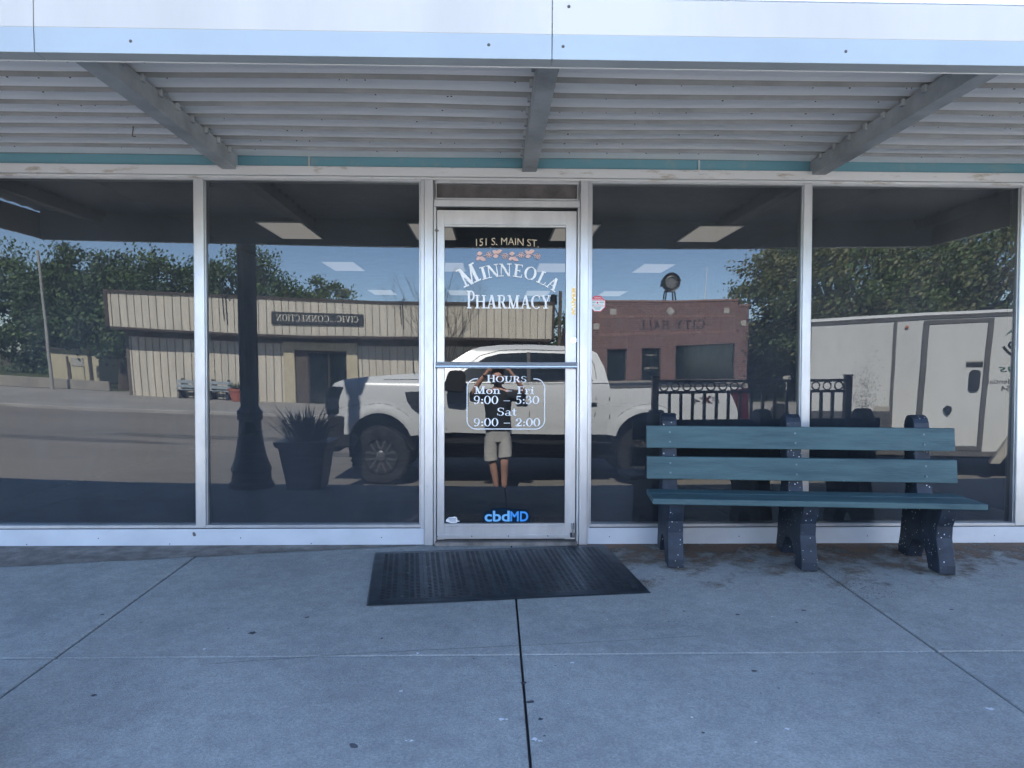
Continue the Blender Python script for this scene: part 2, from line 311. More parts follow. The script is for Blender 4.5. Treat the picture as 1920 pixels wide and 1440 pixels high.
class Letters:
    """flat vinyl letters 0.6 mm thick on a plane; face -1: seen from -y, +1: seen from +y"""
    def __init__(s,org,y,face): s.mb=MB(org); s.y=y; s.face=face; s.k=0
    def poly(s,pts):
        s.k+=1; off=(.0006+.00007*(s.k%9))*(-1 if s.face<0 else 1)
        s.mb.prism(pts,'y',s.y,s.y+off)
    def line(s,txt,x0,x1,z,h,hs=None,track=.06,slant=0):
        """txt laid between x0 (reading start) and x1 (reading end)"""
        gl,w=text_polys(txt,track); k=(x1-x0)/w
        for i,(gx,gw,ps) in enumerate(gl):
            hh=h if hs is None else (hs[i] if i<len(hs) else hs[-1])
            for p in ps: s.poly([(x0+(gx+a+slant*b)*k,z+b*hh) for a,b in p])
def sans(txt,size,mb,fn,ital=0,bold=0):
    """glyph outlines of the built-in font through fn(x,z)->(x,y,z), double sided slab"""
    cu=bpy.data.curves.new('t','FONT'); cu.body=txt; cu.size=size; cu.shear=ital; cu.offset=bold; cu.resolution_u=4
    o=bpy.data.objects.new('t',cu); COL.objects.link(o); dg_=bpy.context.evaluated_depsgraph_get(); dg_.update()
    me=o.evaluated_get(dg_).to_mesh(); vs=[tuple(v.co) for v in me.vertices]; fs=[tuple(p.vertices) for p in me.polygons]
    o.evaluated_get(dg_).to_mesh_clear(); bpy.data.objects.remove(o); bpy.data.curves.remove(cu)
    w=max(v[0] for v in vs)-min(v[0] for v in vs); x0=min(v[0] for v in vs)
    mb.put([fn((v[0]-x0)/w,v[1]) for v in vs],fs)
    return w

# ================================================================= SETTING
g=MB(); g.box(-260,260,-300,200,-1.2,-.62); tag(g.build('ground','soil'),kind='structure')
g=MB(); g.box(-120,120,-18.5,-2.9,-.9,-.6); tag(g.build('street','asph'),kind='structure')
# sidewalk in slabs falling 3.5% to a high kerb
SL=.036
def sw(y): return SL*y
g=MB(); xs=[-24,-20,-16,-12,-9.8,-7.8,-5.8,-3.8,-1.84,.12,1.93,3.9,5.9,7.9,9.9,12,16,20,24]; ys=[0,-1.68,-2.9]
for i in range(len(xs)-1):
    for j in range(2):
        a,b=xs[i]+.005,xs[i+1]-.005; c,d=ys[j]-(.006 if j else 0),ys[j+1]+(.006 if j==0 else 0)
        tilt=random.uniform(-.0015,.0015)
        g.put([(a,c,sw(c)+tilt),(b,c,sw(c)-tilt),(b,d,sw(d)-tilt),(a,d,sw(d)+tilt),(a,c,-.3),(b,c,-.3),(b,d,-.3),(a,d,-.3)],[(0,1,2,3),(4,7,6,5),(0,4,5,1),(1,5,6,2),(2,6,7,3),(3,7,4,0)])
g.cur=1; g.prism([(0,-.02),(-2.89,-.02+sw(-2.89)),(-2.89,-.62),(0,-.62)],'x',-24,24)
tag(g.build('sidewalk',['conc','joint'],bevel=.004),kind='structure')
g=MB(); g.box(-24,24,-2.93,-2.895,-.61,-.16); tag(g.build('kerb','conc3'),kind='structure')
# rough older concrete strip along the shop base
g=MB(); pts=[(-6,-.03)]; 
N=26
for i in range(N+1):
    t=i/N; x=-6+t*5.6; pts.append((x,-(.95*(1-t)+.03)+random.uniform(-.012,.012)))
pts.append((-.4,-.03)); g.put([(p[0],p[1],sw(p[1])+.004) for p in pts],[tuple(range(len(pts)))]); tag(g.build('path','conc2'),kind='structure')
# far side
g=MB(); g.box(-120,120,-60,-18.5,-.95,-.5); g.cur=1
tag(g.build('far_sidewalk','conc3',bevel=.02),kind='structure')
g=MB(); g.box(-80,-17,-60,-28.2,-.6,-.49); g.box(11,80,-60,-26,-.6,-.49); tag(g.build('lawn','grass'),kind='structure')
g=MB()
for k in range(14):
    x=-9.5+k*1.5; 
# oil-dark patch and cracks sealed in the asphalt
for (x,y,a,b) in [(-6,-12,3.2,.5),(-2,-9.4,2.4,.4),(-9,-10.5,2.6,.35),(1,-15,4,.5)]:
    pts=[(x+a*math.cos(t*.5236)*random.uniform(.8,1.1),y+b*math.sin(t*.5236)*random.uniform(.7,1.2)) for t in range(12)]
    g.put([(p[0],p[1],-.5965) for p in pts],[tuple(range(12))])
MT['tar']=mat('tar_patch',(.15,.14,.125),.85,0,.2,3); tag(g.build('asphalt_patch','tar'),kind='structure')

# ================================================================= PHARMACY
O0=(0,0,0)
ph=empty('shop_building',O0,'single storey pharmacy storefront with aluminium framed glass under a metal canopy','building')
g=MB(); Z0=-.3
g.box(-4.5,-3.62,0,.25,Z0,2.46); g.box(3.62,4.5,0,.25,Z0,2.46)
g.box(-4.5,4.5,0,.25,2.535,3.3); g.box(-4.5,-4.25,.25,18,Z0,3.3); g.box(4.25,4.5,.25,18,Z0,3.3); g.box(-4.25,4.25,17.75,18,Z0,3.3)
g.build('wall','stucco',ph)
g=MB(); g.box(-4.24,4.24,.25,17.75,3.15,3.25); g.build('roof','roofm',ph)
g=MB(); g.box(-4.24,4.24,.08,17.7,-.1,.0); g.build('shop_floor','intf',ph)
g=MB(); g.box(-4.24,4.24,.26,17.7,3.10,3.14); g.build('ceiling','intc',ph)
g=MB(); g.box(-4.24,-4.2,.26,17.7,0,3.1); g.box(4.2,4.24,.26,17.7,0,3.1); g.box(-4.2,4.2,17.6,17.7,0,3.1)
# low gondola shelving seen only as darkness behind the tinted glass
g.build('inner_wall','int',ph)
g=MB(); g.box(-4.5,4.5,.012,.2,2.455,2.534); g.cur=1
for x in (-1.2,1.35,-3.7,3.9): g.box(x-.006,x+.006,.004,.05,2.455,2.533)
g.build('teal_panel',['teal','alu'],ph)
g=MB(); g.box(-3.62,3.62,-.035,.06,2.397,2.458); g.box(-3.60,3.60,-.024,.06,2.378,2.397); g.build('header_frame','header',ph,bevel=.003)
for a,b in ((-3.62,-.452),(.617,3.62)):
    g=MB(); g.box(a,b,-.028,.05,.0,.108); g.cur=1; g.box(a,b,-.02,.05,.108,.114)
    for k in range(7): g.lathe([(.004,0),(.004,-.0015)],(a+.15+k*(b-a-.2)/6.5,-.028,.012 if k%2 else .05),8,'y')
    g.build('kick_panel',['kick','aludark'],ph,bevel=.002)
# windows: frame + bowed pane
def bow(x,z): # old plate glass: whole front bows a little; ripples of a few hundredths of a mm
    return -.00116*(x-.2)**2*(z-1.17)+.00005*math.sin(x*13+z*2.0)+.00004*math.sin(z*17+x*3.1)
def pane(name,x0,x1,z0,z1,m,par,yb=.008,nx=70,nz=60):
    vs=[(x0+(x1-x0)*i/nx,yb+bow(x0+(x1-x0)*i/nx,z0+(z1-z0)*j/nz),z0+(z1-z0)*j/nz) for j in range(nz+1) for i in range(nx+1)]
    fs=[(j*(nx+1)+i,j*(nx+1)+i+1,(j+1)*(nx+1)+i+1,(j+1)*(nx+1)+i) for j in range(nz) for i in range(nx)]
    me=bpy.data.meshes.new(name); me.from_pydata(vs,[],fs); me.materials.append(MT[m]); me.polygons.foreach_set('use_smooth',[True]*len(fs))
    o=bpy.data.objects.new(name,me); COL.objects.link(o); o.parent=par; return o
MUL=[(-3.62,-3.56),(-1.930,-1.867),(2.037,2.092),(3.492,3.56)]
WN=[(-3.56,-1.93,'far left shop window'),(-1.867,-.478,'shop window just left of the door'),(.637,2.037,'shop window just right of the door'),(2.092,3.492,'far right shop window')]
for x0,x1,lb in WN:
    g=MB(); g.box(x0-.002,x1+.002,-.026,.05,.114,.134); g.box(x0-.002,x1+.002,-.022,.05,2.366,2.378)
    g.box(x0,x0+.008,-.014,.05,.134,2.366); g.box(x1-.008,x1,-.014,.05,.134,2.366)
    wo=g.build('window','alu',ph,bevel=.0015); wo['label']=lb
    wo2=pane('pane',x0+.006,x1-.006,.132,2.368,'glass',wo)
for a,b in MUL:
    g=MB(); g.box(a,b,-.03,.05,.114,2.377); g.build('mullion','alu',ph,bevel=.004)
g=MB()
for a,b,d in ((-.478,-.450,-.022),(-.449,-.392,-.045),(-.391,-.374,-.03),(.547,.562,-.03),(.563,.617,-.045),(.618,.637,-.022)): g.box(a,b,d,.05,0,2.377)
g.box(-.391,.562,-.036,.05,2.205,2.250)
g.build('door_frame','alu',ph,bevel=.003)
g=MB(); g.box(-.388,.559,-.03,.05,2.252,2.264); g.box(-.388,.559,-.03,.05,2.356,2.377); g.box(-.388,-.372,-.03,.05,2.264,2.356); g.box(.543,.559,-.03,.05,2.264,2.356)
tr=g.build('transom_window','alu',ph,bevel=.002)
g=MB(); g.box(-.372,.543,-.002,.02,2.264,2.356); g.build('infill_panel','alugrey',tr)
g=MB(); g.box(-.38,.55,-.06,.06,0,.022); g.build('threshold','conc2',ph)
# door
g=MB(); g.box(-.370,-.322,-.012,.032,.03,2.188); g.box(.473,.542,-.012,.032,.03,2.188); g.box(-.322,.473,-.012,.032,2.095,2.188); g.box(-.322,.473,-.012,.032,.034,.118)
g.box(-.322,.473,-.006,.03,.118,.134); g.box(-.322,.473,-.006,.03,2.082,2.095)
g.box(-.37,.542,-.022,-.012,.045,.062); g.cur=1
for x in (-.366,-.14,.1,.36,.53): g.lathe([(.0045,0),(.0045,-.002)],(x,-.0222,.055),8,'y')
door=g.build('door',['alu','aludark'],ph,bevel=.002)
pane('pane',-.324,.475,.128,2.088,'glassd',door,nx=40,nz=70)
g=MB(); g.prism([(-.062,1.158),(-.066,1.172),(-.06,1.182),(-.05,1.2),(-.018,1.2),(-.018,1.158)],'x',-.376,.545); g.build('push_bar','bar',door,bevel=.002)
g=MB(); g.lathe([(.021,0),(.021,-.006),(.013,-.007),(.012,-.012),(.003,-.012)],(.524,-.012,1.345),20,'y'); g.build('lock_cylinder','chrome',door,smooth=True)
g=MB(); 
for i in range(16):
    z=1.51+i*.0112; a=.511+random.uniform(-.004,.004); b=.535+random.uniform(-.006,.004)
    if i>9: a,b=.511,.536
    g.put([(a,-.0135-.0001*(i%3),z),(b,-.0135-.0001*(i%3),z+random.uniform(-.003,.003)),(b,-.0135-.0001*(i%3),z+.0125),(a,-.0135-.0001*(i%3),z+.0125)],[(0,1,2,3)])
g.build('peeling_decal','goldfoil',door)
g=MB(); g.box(.508,.538,-.028,-.012,.045,.075); g.cur=1; g.tube([(.524,-.034,.05),(.524,-.034,.10)],.006,8); g.tube([(.524,-.034,.10),(.524,-.03,.145)],.010,8,.012); g.build('foot_stop',['blackp','chrome'],door,bevel=.002)
# --- door lettering
def X(px): return -.32+(px-835)/284.8
def Zp(py): return 2.09-(py-423)/285.7
YL=-.0005
L=Letters(O0,YL,-1)
Rr=150/285.; cx=X(951); cz=Zp(517)-Rr
lets='MINNEOLA'; cent=[(881,36),(908,24),(925,24),(948,24),(972,24),(994,24),(1017,24),(1036,24)]
for c,(pxc,hp) in zip(lets,cent):
    wd,ps=glyph(c); h=hp/285.*1.0; dx=X(pxc)-cx; th=math.asin(max(-.99,min(.99,dx/(Rr+h*.4)))); sx=h*1.0
    if c=='M': sx=h*.92
    if c=='I': sx=h*1.15
    for p in ps:
        q=[]
        for a,b in p:
            u=(a-wd/2)*sx; v=b*h; 
            q.append((cx+(Rr+v)*math.sin(th)+u*math.cos(th),cz+(Rr+v)*math.cos(th)-u*math.sin(th)))
        L.poly(q)
L.line('PHARMACY',X(876),X(1033),Zp(577),26/285.,[33/285.]+[25/285.]*7,.02)
for (s,a,b,z,h,hs) in [('HOURS',914,988,715,13,[.0475]+[.040]*4),('Mon - Fri',890,1002,737,14,None),('9:00 - 5:30',889,1012,756,15,None),('Sat',933,970,778,15,None),('9:00 - 2:00',889,1014,798,15,None)]:
    L.line(s,X(a),X(b),Zp(z),h/285.,hs,.05)
# bracket round the opening hours
wv=.006; xa,xb,za,zb=X(876),X(1023),Zp(804),Zp(708); rr=.062
for (a,b) in ((xa,xa+wv),(xb-wv,xb)): L.poly(rc(a,b,za+rr,zb-rr))
L.poly(rc(xa+rr,xb-rr,za,za+wv))
L.poly(rc(xa+rr,X(897),zb-wv,zb)); L.poly(rc(X(1001),xb-rr,zb-wv,zb))
for (qx,qz,a0) in ((xa+rr,za+rr,180),(xb-rr,za+rr,270),(xb-rr,zb-rr,0),(xa+rr,zb-rr,90)):
    for p in ring(qx,qz,rr,rr,wv,wv,a0,a0+90,10): L.poly(p)
L.mb.build('lettering','ltr',door)['label']='white serif shop name and opening hours on the door glass'
g=MB()
sans('151 S. MAIN ST.',1,g,lambda u,v:(X(893)+u*(X(1010)-X(893)),YL-.0008,Zp(461)+v*.068+.012*math.sin(math.pi*u)-.004*u),0)
g.build('address_lettering','gold',door)
# floral scroll
L=Letters(O0,YL,-1)
def leafp(cx,cz,l,wd,ang):
    pts=[]
    for i in range(9): t=i/8; pts.append((t*l,wd*math.sin(math.pi*t)**.8))
    for i in range(8,-1,-1): t=i/8; pts.append((t*l,-wd*math.sin(math.pi*t)*.8))
    c_,s_=math.cos(R_(ang)),math.sin(R_(ang)); L.poly([(cx+a*c_-b*s_,cz+a*s_+b*c_) for a,b in pts[:-1]])
for k in range(4):
    bx=X(893)+k*.106; up=1 if k%2 else -1; zc=Zp(478)+.004*up
    leafp(bx+.02,zc+.012*up,.05,.014,20*up); leafp(bx+.03,zc+.008*up,-.035,.012,-35*up); leafp(bx+.005,zc-.012*up,.038,.015,8)
    for i in range(6):
        a=i*60+10
        for p in ring(bx+.085+.011*math.cos(R_(a)),zc-.008*up+.011*math.sin(R_(a)),.009,.009,.0028,.0028,0,360,9): L.poly(p)
    for i in range(8):
        t0,t1=i/8,(i+1)/8
        f=lambda t:(bx+t*.106,zc+.008*math.sin(t*6.28)*up)
        (a,b),(c,d)=f(t0),f(t1); L.poly([(a,b),(c,d),(c,d+.003),(a,b+.003)])
L.mb.build('floral_scroll','pink',door)
# small stickers at the foot of the door
g=MB(); sans('cbd',1,g,lambda u,v:(X(910)+u*.166,YL-.0012,Zp(977.5)+v*.098),0,.022); 
g.build('brand_lettering','bluel',door)
g=MB(); sans('MD',1,g,lambda u,v:(X(910)+.170+u*.118,YL-.0012,Zp(977.5)+v*.092),0,.022); g.build('brand_lettering','bluem',door)
g=MB(); pts=[(X(907),Zp(980)),(X(994),Zp(980)),(X(995),Zp(970)),(X(990),Zp(956)),(X(960),Zp(955)),(X(950),Zp(953)),(X(926),Zp(953)),(X(920),Zp(958)),(X(908),Zp(962))]
g.put([(a,YL-.0003,b) for a,b in pts],[tuple(range(len(pts)))]); g.build('sticker_backing','navy',door)
g=MB(); pts=[(837,978),(845,980),(846,981),(858,981),(859,978.5),(863,978),(863,976.5),(859,976),(858,970),(855,969.5),(854,968),(851,969.5),(843,970),(838,974)]
g.put([(X(a),YL-.0004,Zp(b)) for a,b in pts],[tuple(range(len(pts)))]); g.cur=1
for i in range(3): g.put([(X(842+i*1.5),YL-.0008,Zp(973+i*2.3)),(X(856),YL-.0008,Zp(973+i*2.3)),(X(856),YL-.0008,Zp(972.2+i*2.3)),(X(842+i*1.5),YL-.0008,Zp(972.2+i*2.3))],[(0,1,2,3)])
g.build('sticker',['wht','navy'],door)
# alarm sticker on window right of the door
win3=[o for o in children_of(ph) if o.get('label')=='shop window just right of the door'][0]
g=MB(); sx,sz=X(1121),Zp(567); oc=lambda r,y:[(sx+r*math.cos(R_(22.5+45*i)),y,sz+r*math.sin(R_(22.5+45*i))) for i in range(8)]
yy=.0045
g.put(oc(.056,yy),[tuple(range(8))]); g.cur=1; g.put([(p[0],yy-.0004,p[2]) for p in oc(.052,0)],[tuple(range(8))]); g.cur=0
g.put([(sx-.05,yy-.0008,sz+.021),(sx+.05,yy-.0008,sz+.021),(sx+.022,yy-.0008,sz+.049),(sx-.022,yy-.0008,sz+.049)],[(0,1,2,3)])
g.put([(sx-.047,yy-.0008,sz-.016),(sx+.047,yy-.0008,sz-.016),(sx+.047,yy-.0008,sz-.013),(sx-.047,yy-.0008,sz-.013)],[(0,1,2,3)])
g.put([(sx+.007*math.cos(R_(45*i)),yy-.0009,sz+.007+.007*math.sin(R_(45*i))) for i in range(8)],[tuple(range(8))])
st=g.build('alarm_sticker',['red','wht'],win3)
g=MB(); sans('WARNING',1,g,lambda u,v:(sx-.022+u*.044,yy-.0012,sz+.035+v*.013)); sans('Protected by',1,g,lambda u,v:(sx-.034+u*.068,yy-.0012,sz+.024+v*.012)); g.build('sticker_lettering','wht',win3)
g=MB(); sans('SECURITY',1,g,lambda u,v:(sx-.036+u*.072,yy-.0012,sz-.009+v*.009))
for (a,b) in ((-.042,-.012),(.012,.042)): 
    for i in range(3): g.put([(sx+a,yy-.0012,sz+.004+i*.004),(sx+b,yy-.0012,sz+.004+i*.004),(sx+b,yy-.0012,sz+.006+i*.004),(sx+a,yy-.0012,sz+.006+i*.004)],[(0,1,2,3)])
for i in range(3): g.put([(sx-.026+.005*i,yy-.0012,sz-.024-i*.007),(sx+.026-.005*i,yy-.0012,sz-.024-i*.007),(sx+.026-.005*i,yy-.0012,sz-.021-i*.007),(sx-.026+.005*i,yy-.0012,sz-.021-i*.007)],[(0,1,2,3)])
g.build('sticker_lettering','grn',win3)
# canopy
g=MB(); ye=[.145+.185*k for k in range(11)]; prof=[(-.0,2.60)]
low=2.532; up=2.575
pp=[(0.0,low)]
for e in ye: pp+= [(-(e-.045),low+.006),(-(e-.010),low),(-(e-.004),up),(-(e+.026),up),(-(e+.032),low+.010),(-(e+.075),low+.012)]
pp.append((-2.05,low))
vs=[];fs=[];fs2=[]
XL,XR=-4.15,4.15
NX=24
for i in range(NX+1):
    x=XL+(XR-XL)*i/NX
    for (y,z) in pp: vs.append((x,y,z+.004*math.sin(x*1.7+y*3)+.010*math.exp(-((y+.36)/.16)**2)*math.sin(max(0,x-.4)*2.1)*(x>.4)*(x<3.2)-.004*math.exp(-((y+.9)/.3)**2)*math.sin(x*2.7)))
n=len(pp)
for i in range(NX):
    for j in range(n-1):
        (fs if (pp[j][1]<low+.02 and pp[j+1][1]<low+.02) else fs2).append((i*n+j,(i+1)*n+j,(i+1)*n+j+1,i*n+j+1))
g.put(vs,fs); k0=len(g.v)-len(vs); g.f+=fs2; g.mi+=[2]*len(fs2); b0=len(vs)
g.put([(XL,0,2.62),(XR,0,2.62),(XR,-2.05,2.62),(XL,-2.05,2.62)],[(0,1,2,3)])
g.cur=1
rnd=random.Random(3)
for e in ye:
    for k in range(rnd.randint(14,34)):
        x=rnd.uniform(-3.6,3.6)+rnd.gauss(0,.2); y=-(e-.012-abs(rnd.gauss(0,.006)))
        if abs(x)>4.1: continue
        r=rnd.uniform(.003,.007); zz=low+.004*math.sin(x*1.7+y*3)
        g.lathe([(r,0),(r*.7,-.003),(.001,-.004)],(x,y-.0+.0,zz),6)
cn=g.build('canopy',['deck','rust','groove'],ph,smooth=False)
for xb in (-1.70,.23,2.13,-3.6,4.0):
    g=MB(); g.box(xb-.045,xb+.045,-2.03,-.002,2.432,2.440); g.box(xb-.045,xb-.037,-2.03,-.002,2.44,2.528); g.box(xb+.037,xb+.045,-2.03,-.002,2.44,2.528)
    g.box(xb-.037,xb+.037,-2.02,-.01,2.5,2.526)
    for e in ye:
        g.box(xb-.062,xb-.045,-(e+.03),-(e),2.50,2.534)
        g.box(xb+.045,xb+.062,-(e+.03),-(e),2.50,2.534)
    g.build('beam','beam',cn,bevel=.002)
g=MB(); 
sm=[XL,-1.64,.21,2.06,XR]
for i in range(4):
    a,b=sm[i]+.0015,sm[i+1]-.0015
    g.prism([(-2.083,2.375),(-2.083,2.505),(-2.05,2.515),(-2.05,2.50),(-2.075,2.49),(-2.075,2.375)],'x',a,b)
g.box(XL,XL+.03,-2.075,0,2.29,2.515); g.box(XR-.03,XR,-2.075,0,2.29,2.515)
g.cur=1
for x,z in ((.27,2.475),(-.02,2.335),(.25,2.333),(1.29,2.33),(-1.3,2.33),(-3,2.33),(3.1,2.33)):
    g.lathe([(.006,0),(.006,-.004),(.001,-.005)],(x,-2.083 if z>2.375 else -2.079,z),10,'y')
fb=g.build('fascia',['fasc','rust'],cn,bevel=.0015)
g=MB()
for i in range(4):
    a,b=sm[i]+.0015,sm[i+1]-.0015
    g.prism([(-2.083,2.375),(-2.078,2.375),(-2.075,2.295),(-2.01,2.295),(-2.01,2.287),(-2.079,2.287)],'x',a,b)
lo=g.build('fascia_strip','fascb',cn,bevel=.001)
g=MB(); g.box(XL+.03,XR-.03,-2.008,-2.0,2.287,2.575); g.box(XL+.03,XR-.03,-2.06,-2.009,2.52,2.575); g.box(XL+.03,XR-.03,-2.068,-2.008,2.2965,2.31); g.build('edge_channel','deck',cn)
g=MB(); g.tube([(-2.05,-.55,2.53),(-2.05,-.56,2.47),(-2.03,-.57,2.465)],.004,6); g.build('hook','rust',cn)
g=MB(); g.tube([(2.45,.4,3.3),(2.37,.4,3.75),(2.2,.5,4.05)],.03,10); g.build('service_mast','alu',ph,smooth=True)
# ceiling lights inside
first=None
for (ix,x) in enumerate((-2.88,-.86,1.14,3.1)):
    for (iy,y) in enumerate((5.6,9.2,14.0)):
        nm=['leftmost','second from left','third from left','rightmost'][ix]; rw=['front row nearest the glass','middle row','back row'][iy]
        lb=f'{nm} fluorescent ceiling panel in the {rw} inside the shop'
        if first is None:
            o=empty('ceiling_light',(x,y,3.1),lb,'ceiling light','ceiling light panels inside the pharmacy')
            g=MB(); g.box(-.31,.31,-.61,.61,-.012,0); g.build('frame','wht',o)
            g=MB(); g.box(-.285,.285,-.585,.585,-.018,-.0125); g.build('diffuser','troff',o); first=o
        else:
            o=copy_tree(first); o.location=(x,y,3.1); o['label']=lb

# ================================================================= NEXT DOOR SHOPS (unseen, added to shade the sidewalk on both sides)
for (x0,x1,hh,m,lb) in ((-15,-4.53,3.9,'stucco','low painted block shop adjoining the pharmacy at its left end'),(4.53,15,3.8,'brick','low brick shop adjoining the pharmacy at its right end')):
    o=empty('added_neighbour_shop',((x0+x1)/2,2,0),lb,'building'); oo=((x0+x1)/2,2,0)
    g=MB(oo); xa_,xb_=x0+1.2,x1-3.2; dx0,dx1=x1-2.4,x1-1.4
    g.box(x0,xa_,0,.3,-.3,hh); g.box(xa_,xb_,0,.3,2.3,hh); g.box(xa_,xb_,0,.3,-.3,.6); g.box(xb_,dx0,0,.3,-.3,hh); g.box(dx0,dx1,0,.3,2.15,hh); g.box(dx1,x1,0,.3,-.3,hh); g.box(x0,x0+.3,.3,14,-.3,hh); g.box(x1-.3,x1,.3,14,-.3,hh); g.box(x0+.3,x1-.3,13.7,14,-.3,hh); g.build('wall',m,o)
    g=MB(oo); g.box(x0+.3,x1-.3,.3,13.7,hh-.4,hh-.3); g.build('roof','roofm',o)
    g=MB(oo); g.box(xa_,xb_,.14,.15,.6,2.3); w_=g.build('window','wind',o)
    for xx in (xa_,(xa_+xb_)/2-.03,xb_-.06): g=MB(oo); g.box(xx,xx+.06,.08,.139,.6,2.3); g.build('mullion','alu',w_)
    g=MB(oo); g.box(dx0,dx1,.14,.18,0,2.15); d_=g.build('door','brown',o); g=MB(oo); g.tube([(dx1-.12,.12,.95),(dx1-.12,.12,1.15)],.012,6); g.build('handle','chrome',d_)

# ================================================================= SIDEWALK THINGS
# white paint drips, chewing gum and grit on the slabs
def splat(g,x,y,r,rnd,dz=.0016):
    n=11; g.put([(x+r*rnd.uniform(.55,1.25)*math.cos(6.283*k/n),y+r*rnd.uniform(.35,1.2)*math.sin(6.283*k/n),sw(y)+dz) for k in range(n)],[tuple(range(n))])
rnd=random.Random(77); MT['drip']=mat('white_drip',(.78,.80,.80),.7); MT['gum']=mat('old_gum',(.07,.072,.078),.8)
g=MB()
for (x,y,r) in ((.03,-2.2,.012),(.05,-2.2,.006),(.14,-2.33,.011),(.16,-2.34,.008),(.33,-1.76,.011),(1.82,-2.16,.016),(.71,-2.2,.005),(-.27,-2.33,.008),(-.29,-2.33,.004),(-1.25,-1.6,.007),(.88,-2.36,.006),(1.02,-2.28,.008),(-.35,-1.99,.008),(1.36,-1.28,.006),(1.1,-1.1,.006),(.55,-1.3,.004)): splat(g,x,y,r,rnd)
for i in range(60): splat(g,rnd.uniform(-2.6,2.8),rnd.uniform(-2.7,-.2),rnd.uniform(.0015,.0035),rnd)
tag(g.build('paint_drips','drip'),kind='stuff')
g=MB()
for (x,y,r) in ((-1.1,-1.43,.020),(.14,-2.08,.016),(-.82,-2.5,.014),(.12,-1.93,.012),(1.45,-1.35,.010),(1.55,-1.2,.013),(.17,-2.2,.009),(.72,-2.3,.008),(-1.9,-1.2,.011),(-.5,-1.5,.008),(-.9,-1.25,.012),(1.2,-1.25,.012),(.95,-1.2,.009),(-1.5,-2.0,.012),(2.3,-1.2,.012)): splat(g,x,y,r,rnd,.0014)
for i in range(70): splat(g,rnd.uniform(-2.8,3.0),rnd.uniform(-2.75,-.15),rnd.uniform(.002,.006),rnd,.0014)
tag(g.build('gum_spots','gum'),kind='stuff')
# rubber mat
mt=empty('door_mat',(.05,-.58,sw(-.58)+.002),'black perforated rubber mat lying askew in front of the pharmacy door','mat',None,R_(6.7))
g=MB(); mt.rotation_euler=(math.atan(SL),0,R_(6.7)); W,D=.745,.452
g.put([(-W,-D,.001),(W,-D,.001),(W,D,.001),(-W,D,.001),(-W+.008,-D+.008,.007),(W-.008,-D+.008,.007),(W-.008,D-.008,.007),(-W+.008,D-.008,.007),(-W+.05,-D+.05,.0095),(W-.05,-D+.05,.0095),(W-.05,D-.05,.0095),(-W+.05,D-.05,.0095)],
 [(0,1,5,4),(1,2,6,5),(2,3,7,6),(3,0,4,7),(4,5,9,8),(5,6,10,9),(6,7,11,10),(7,4,8,11),(8,9,10,11),(3,2,1,0)])
g.build('mat_border','rub',mt)
g=MB(); rnd=random.Random(11)
nx,ny=44,34
for i in range(nx):
    for j in range(ny):
        x=-W+.075+i*(2*W-.15)/(nx-1); y=-D+.07+j*(2*D-.14)/(ny-1)
        y+=.006*(i%2)
        g.cur=1 if (i%4==3 and rnd.random()<.75) else 0
        if (i%4==3): g.box(x-.0022,x+.0022,y-.008,y+.008,.0094,.0116)
        else: g.box(x-.010,x+.010,y-.0045,y+.0045,.0094,.0114)
tr_=g.build('mat_tread',['rub','rubhi'],mt); tr_['label']='raised rubber tread nubs'
g=MB(); MT['lint']=mat('lint',(.45,.45,.43),.8)
for i in range(26):
    x,y=rnd.uniform(-.7,.7),rnd.uniform(-.42,.42); r=rnd.uniform(.002,.005); g.put([(x-r,y,0.0119),(x+r,y-r,0.0119),(x,y+r*1.3,0.0119)],[(0,1,2)])
tag(g.build('lint','lint',mt),kind='stuff')
# ------- benches
def make_bench(name,label,loc,rz,sup,x0,x1,ms,msup,group=None):
    b=empty(name,loc,label,'bench',group,rz)
    prof=[(0,0),(.125,0),(.155,.07),(.20,.125),(.26,.14),(.32,.125),(.36,.07),(.385,0),(.515,0),(.515,.05),(.495,.13),(.475,.20),(.48,.27),(.515,.33),(.535,.385),(.25,.385),(.235,.45),(.215,.56),(.20,.66),(.19,.80)]
    for k in range(9):
        a=R_(180*k/8); prof.append((.12+.07*math.cos(a),.815+.075*math.sin(a)))
    prof+=[(.055,.70),(.075,.56),(.085,.44),(.06,.34),(.035,.22),(.02,.12),(.0,.05)]
    for s in sup:
        g=MB(); g.prism([(-d,z) for d,z in prof],'x',s-.046,s+.046); g.build('support',msup,b,bevel=.006,seg=2)
    # back slats, slightly raked; seat planks
    for (zc,dl) in ((.745,.205),(.555,.237)):
        g=MB(); g.prism([(-(dl-.014),zc-.069),(-(dl+.020),zc-.069),(-(dl+.008),zc+.069),(-(dl-.026),zc+.069)],'x',x0,x1)
        o=g.build('back_slat',ms,b,bevel=.004,seg=2)
        for s in sup:
            for dz in (-.03,.03):
                g=MB(); g.lathe([(.007,0),(.006,-.003),(.001,-.0035)],(s,-(dl+.0142-dz*.17)-.0005,zc+dz),10,'y'); g.build('screw','screw',o)
    for d0,d1 in ((.235,.375),(.388,.575)):
        g=MB(); g.box(x0-.0,x1+.0,-d1,-d0,.386,.42); g.build('seat_plank',ms,b,bevel=.005,seg=2)
    return b
bench=make_bench('park_bench','dark teal slatted bench with speckled navy supports beside the pharmacy door',(1.13,-.035,sw(-.03)-.012),R_(-6),[0,.765,1.53],-.145,1.712,'slat','supp')
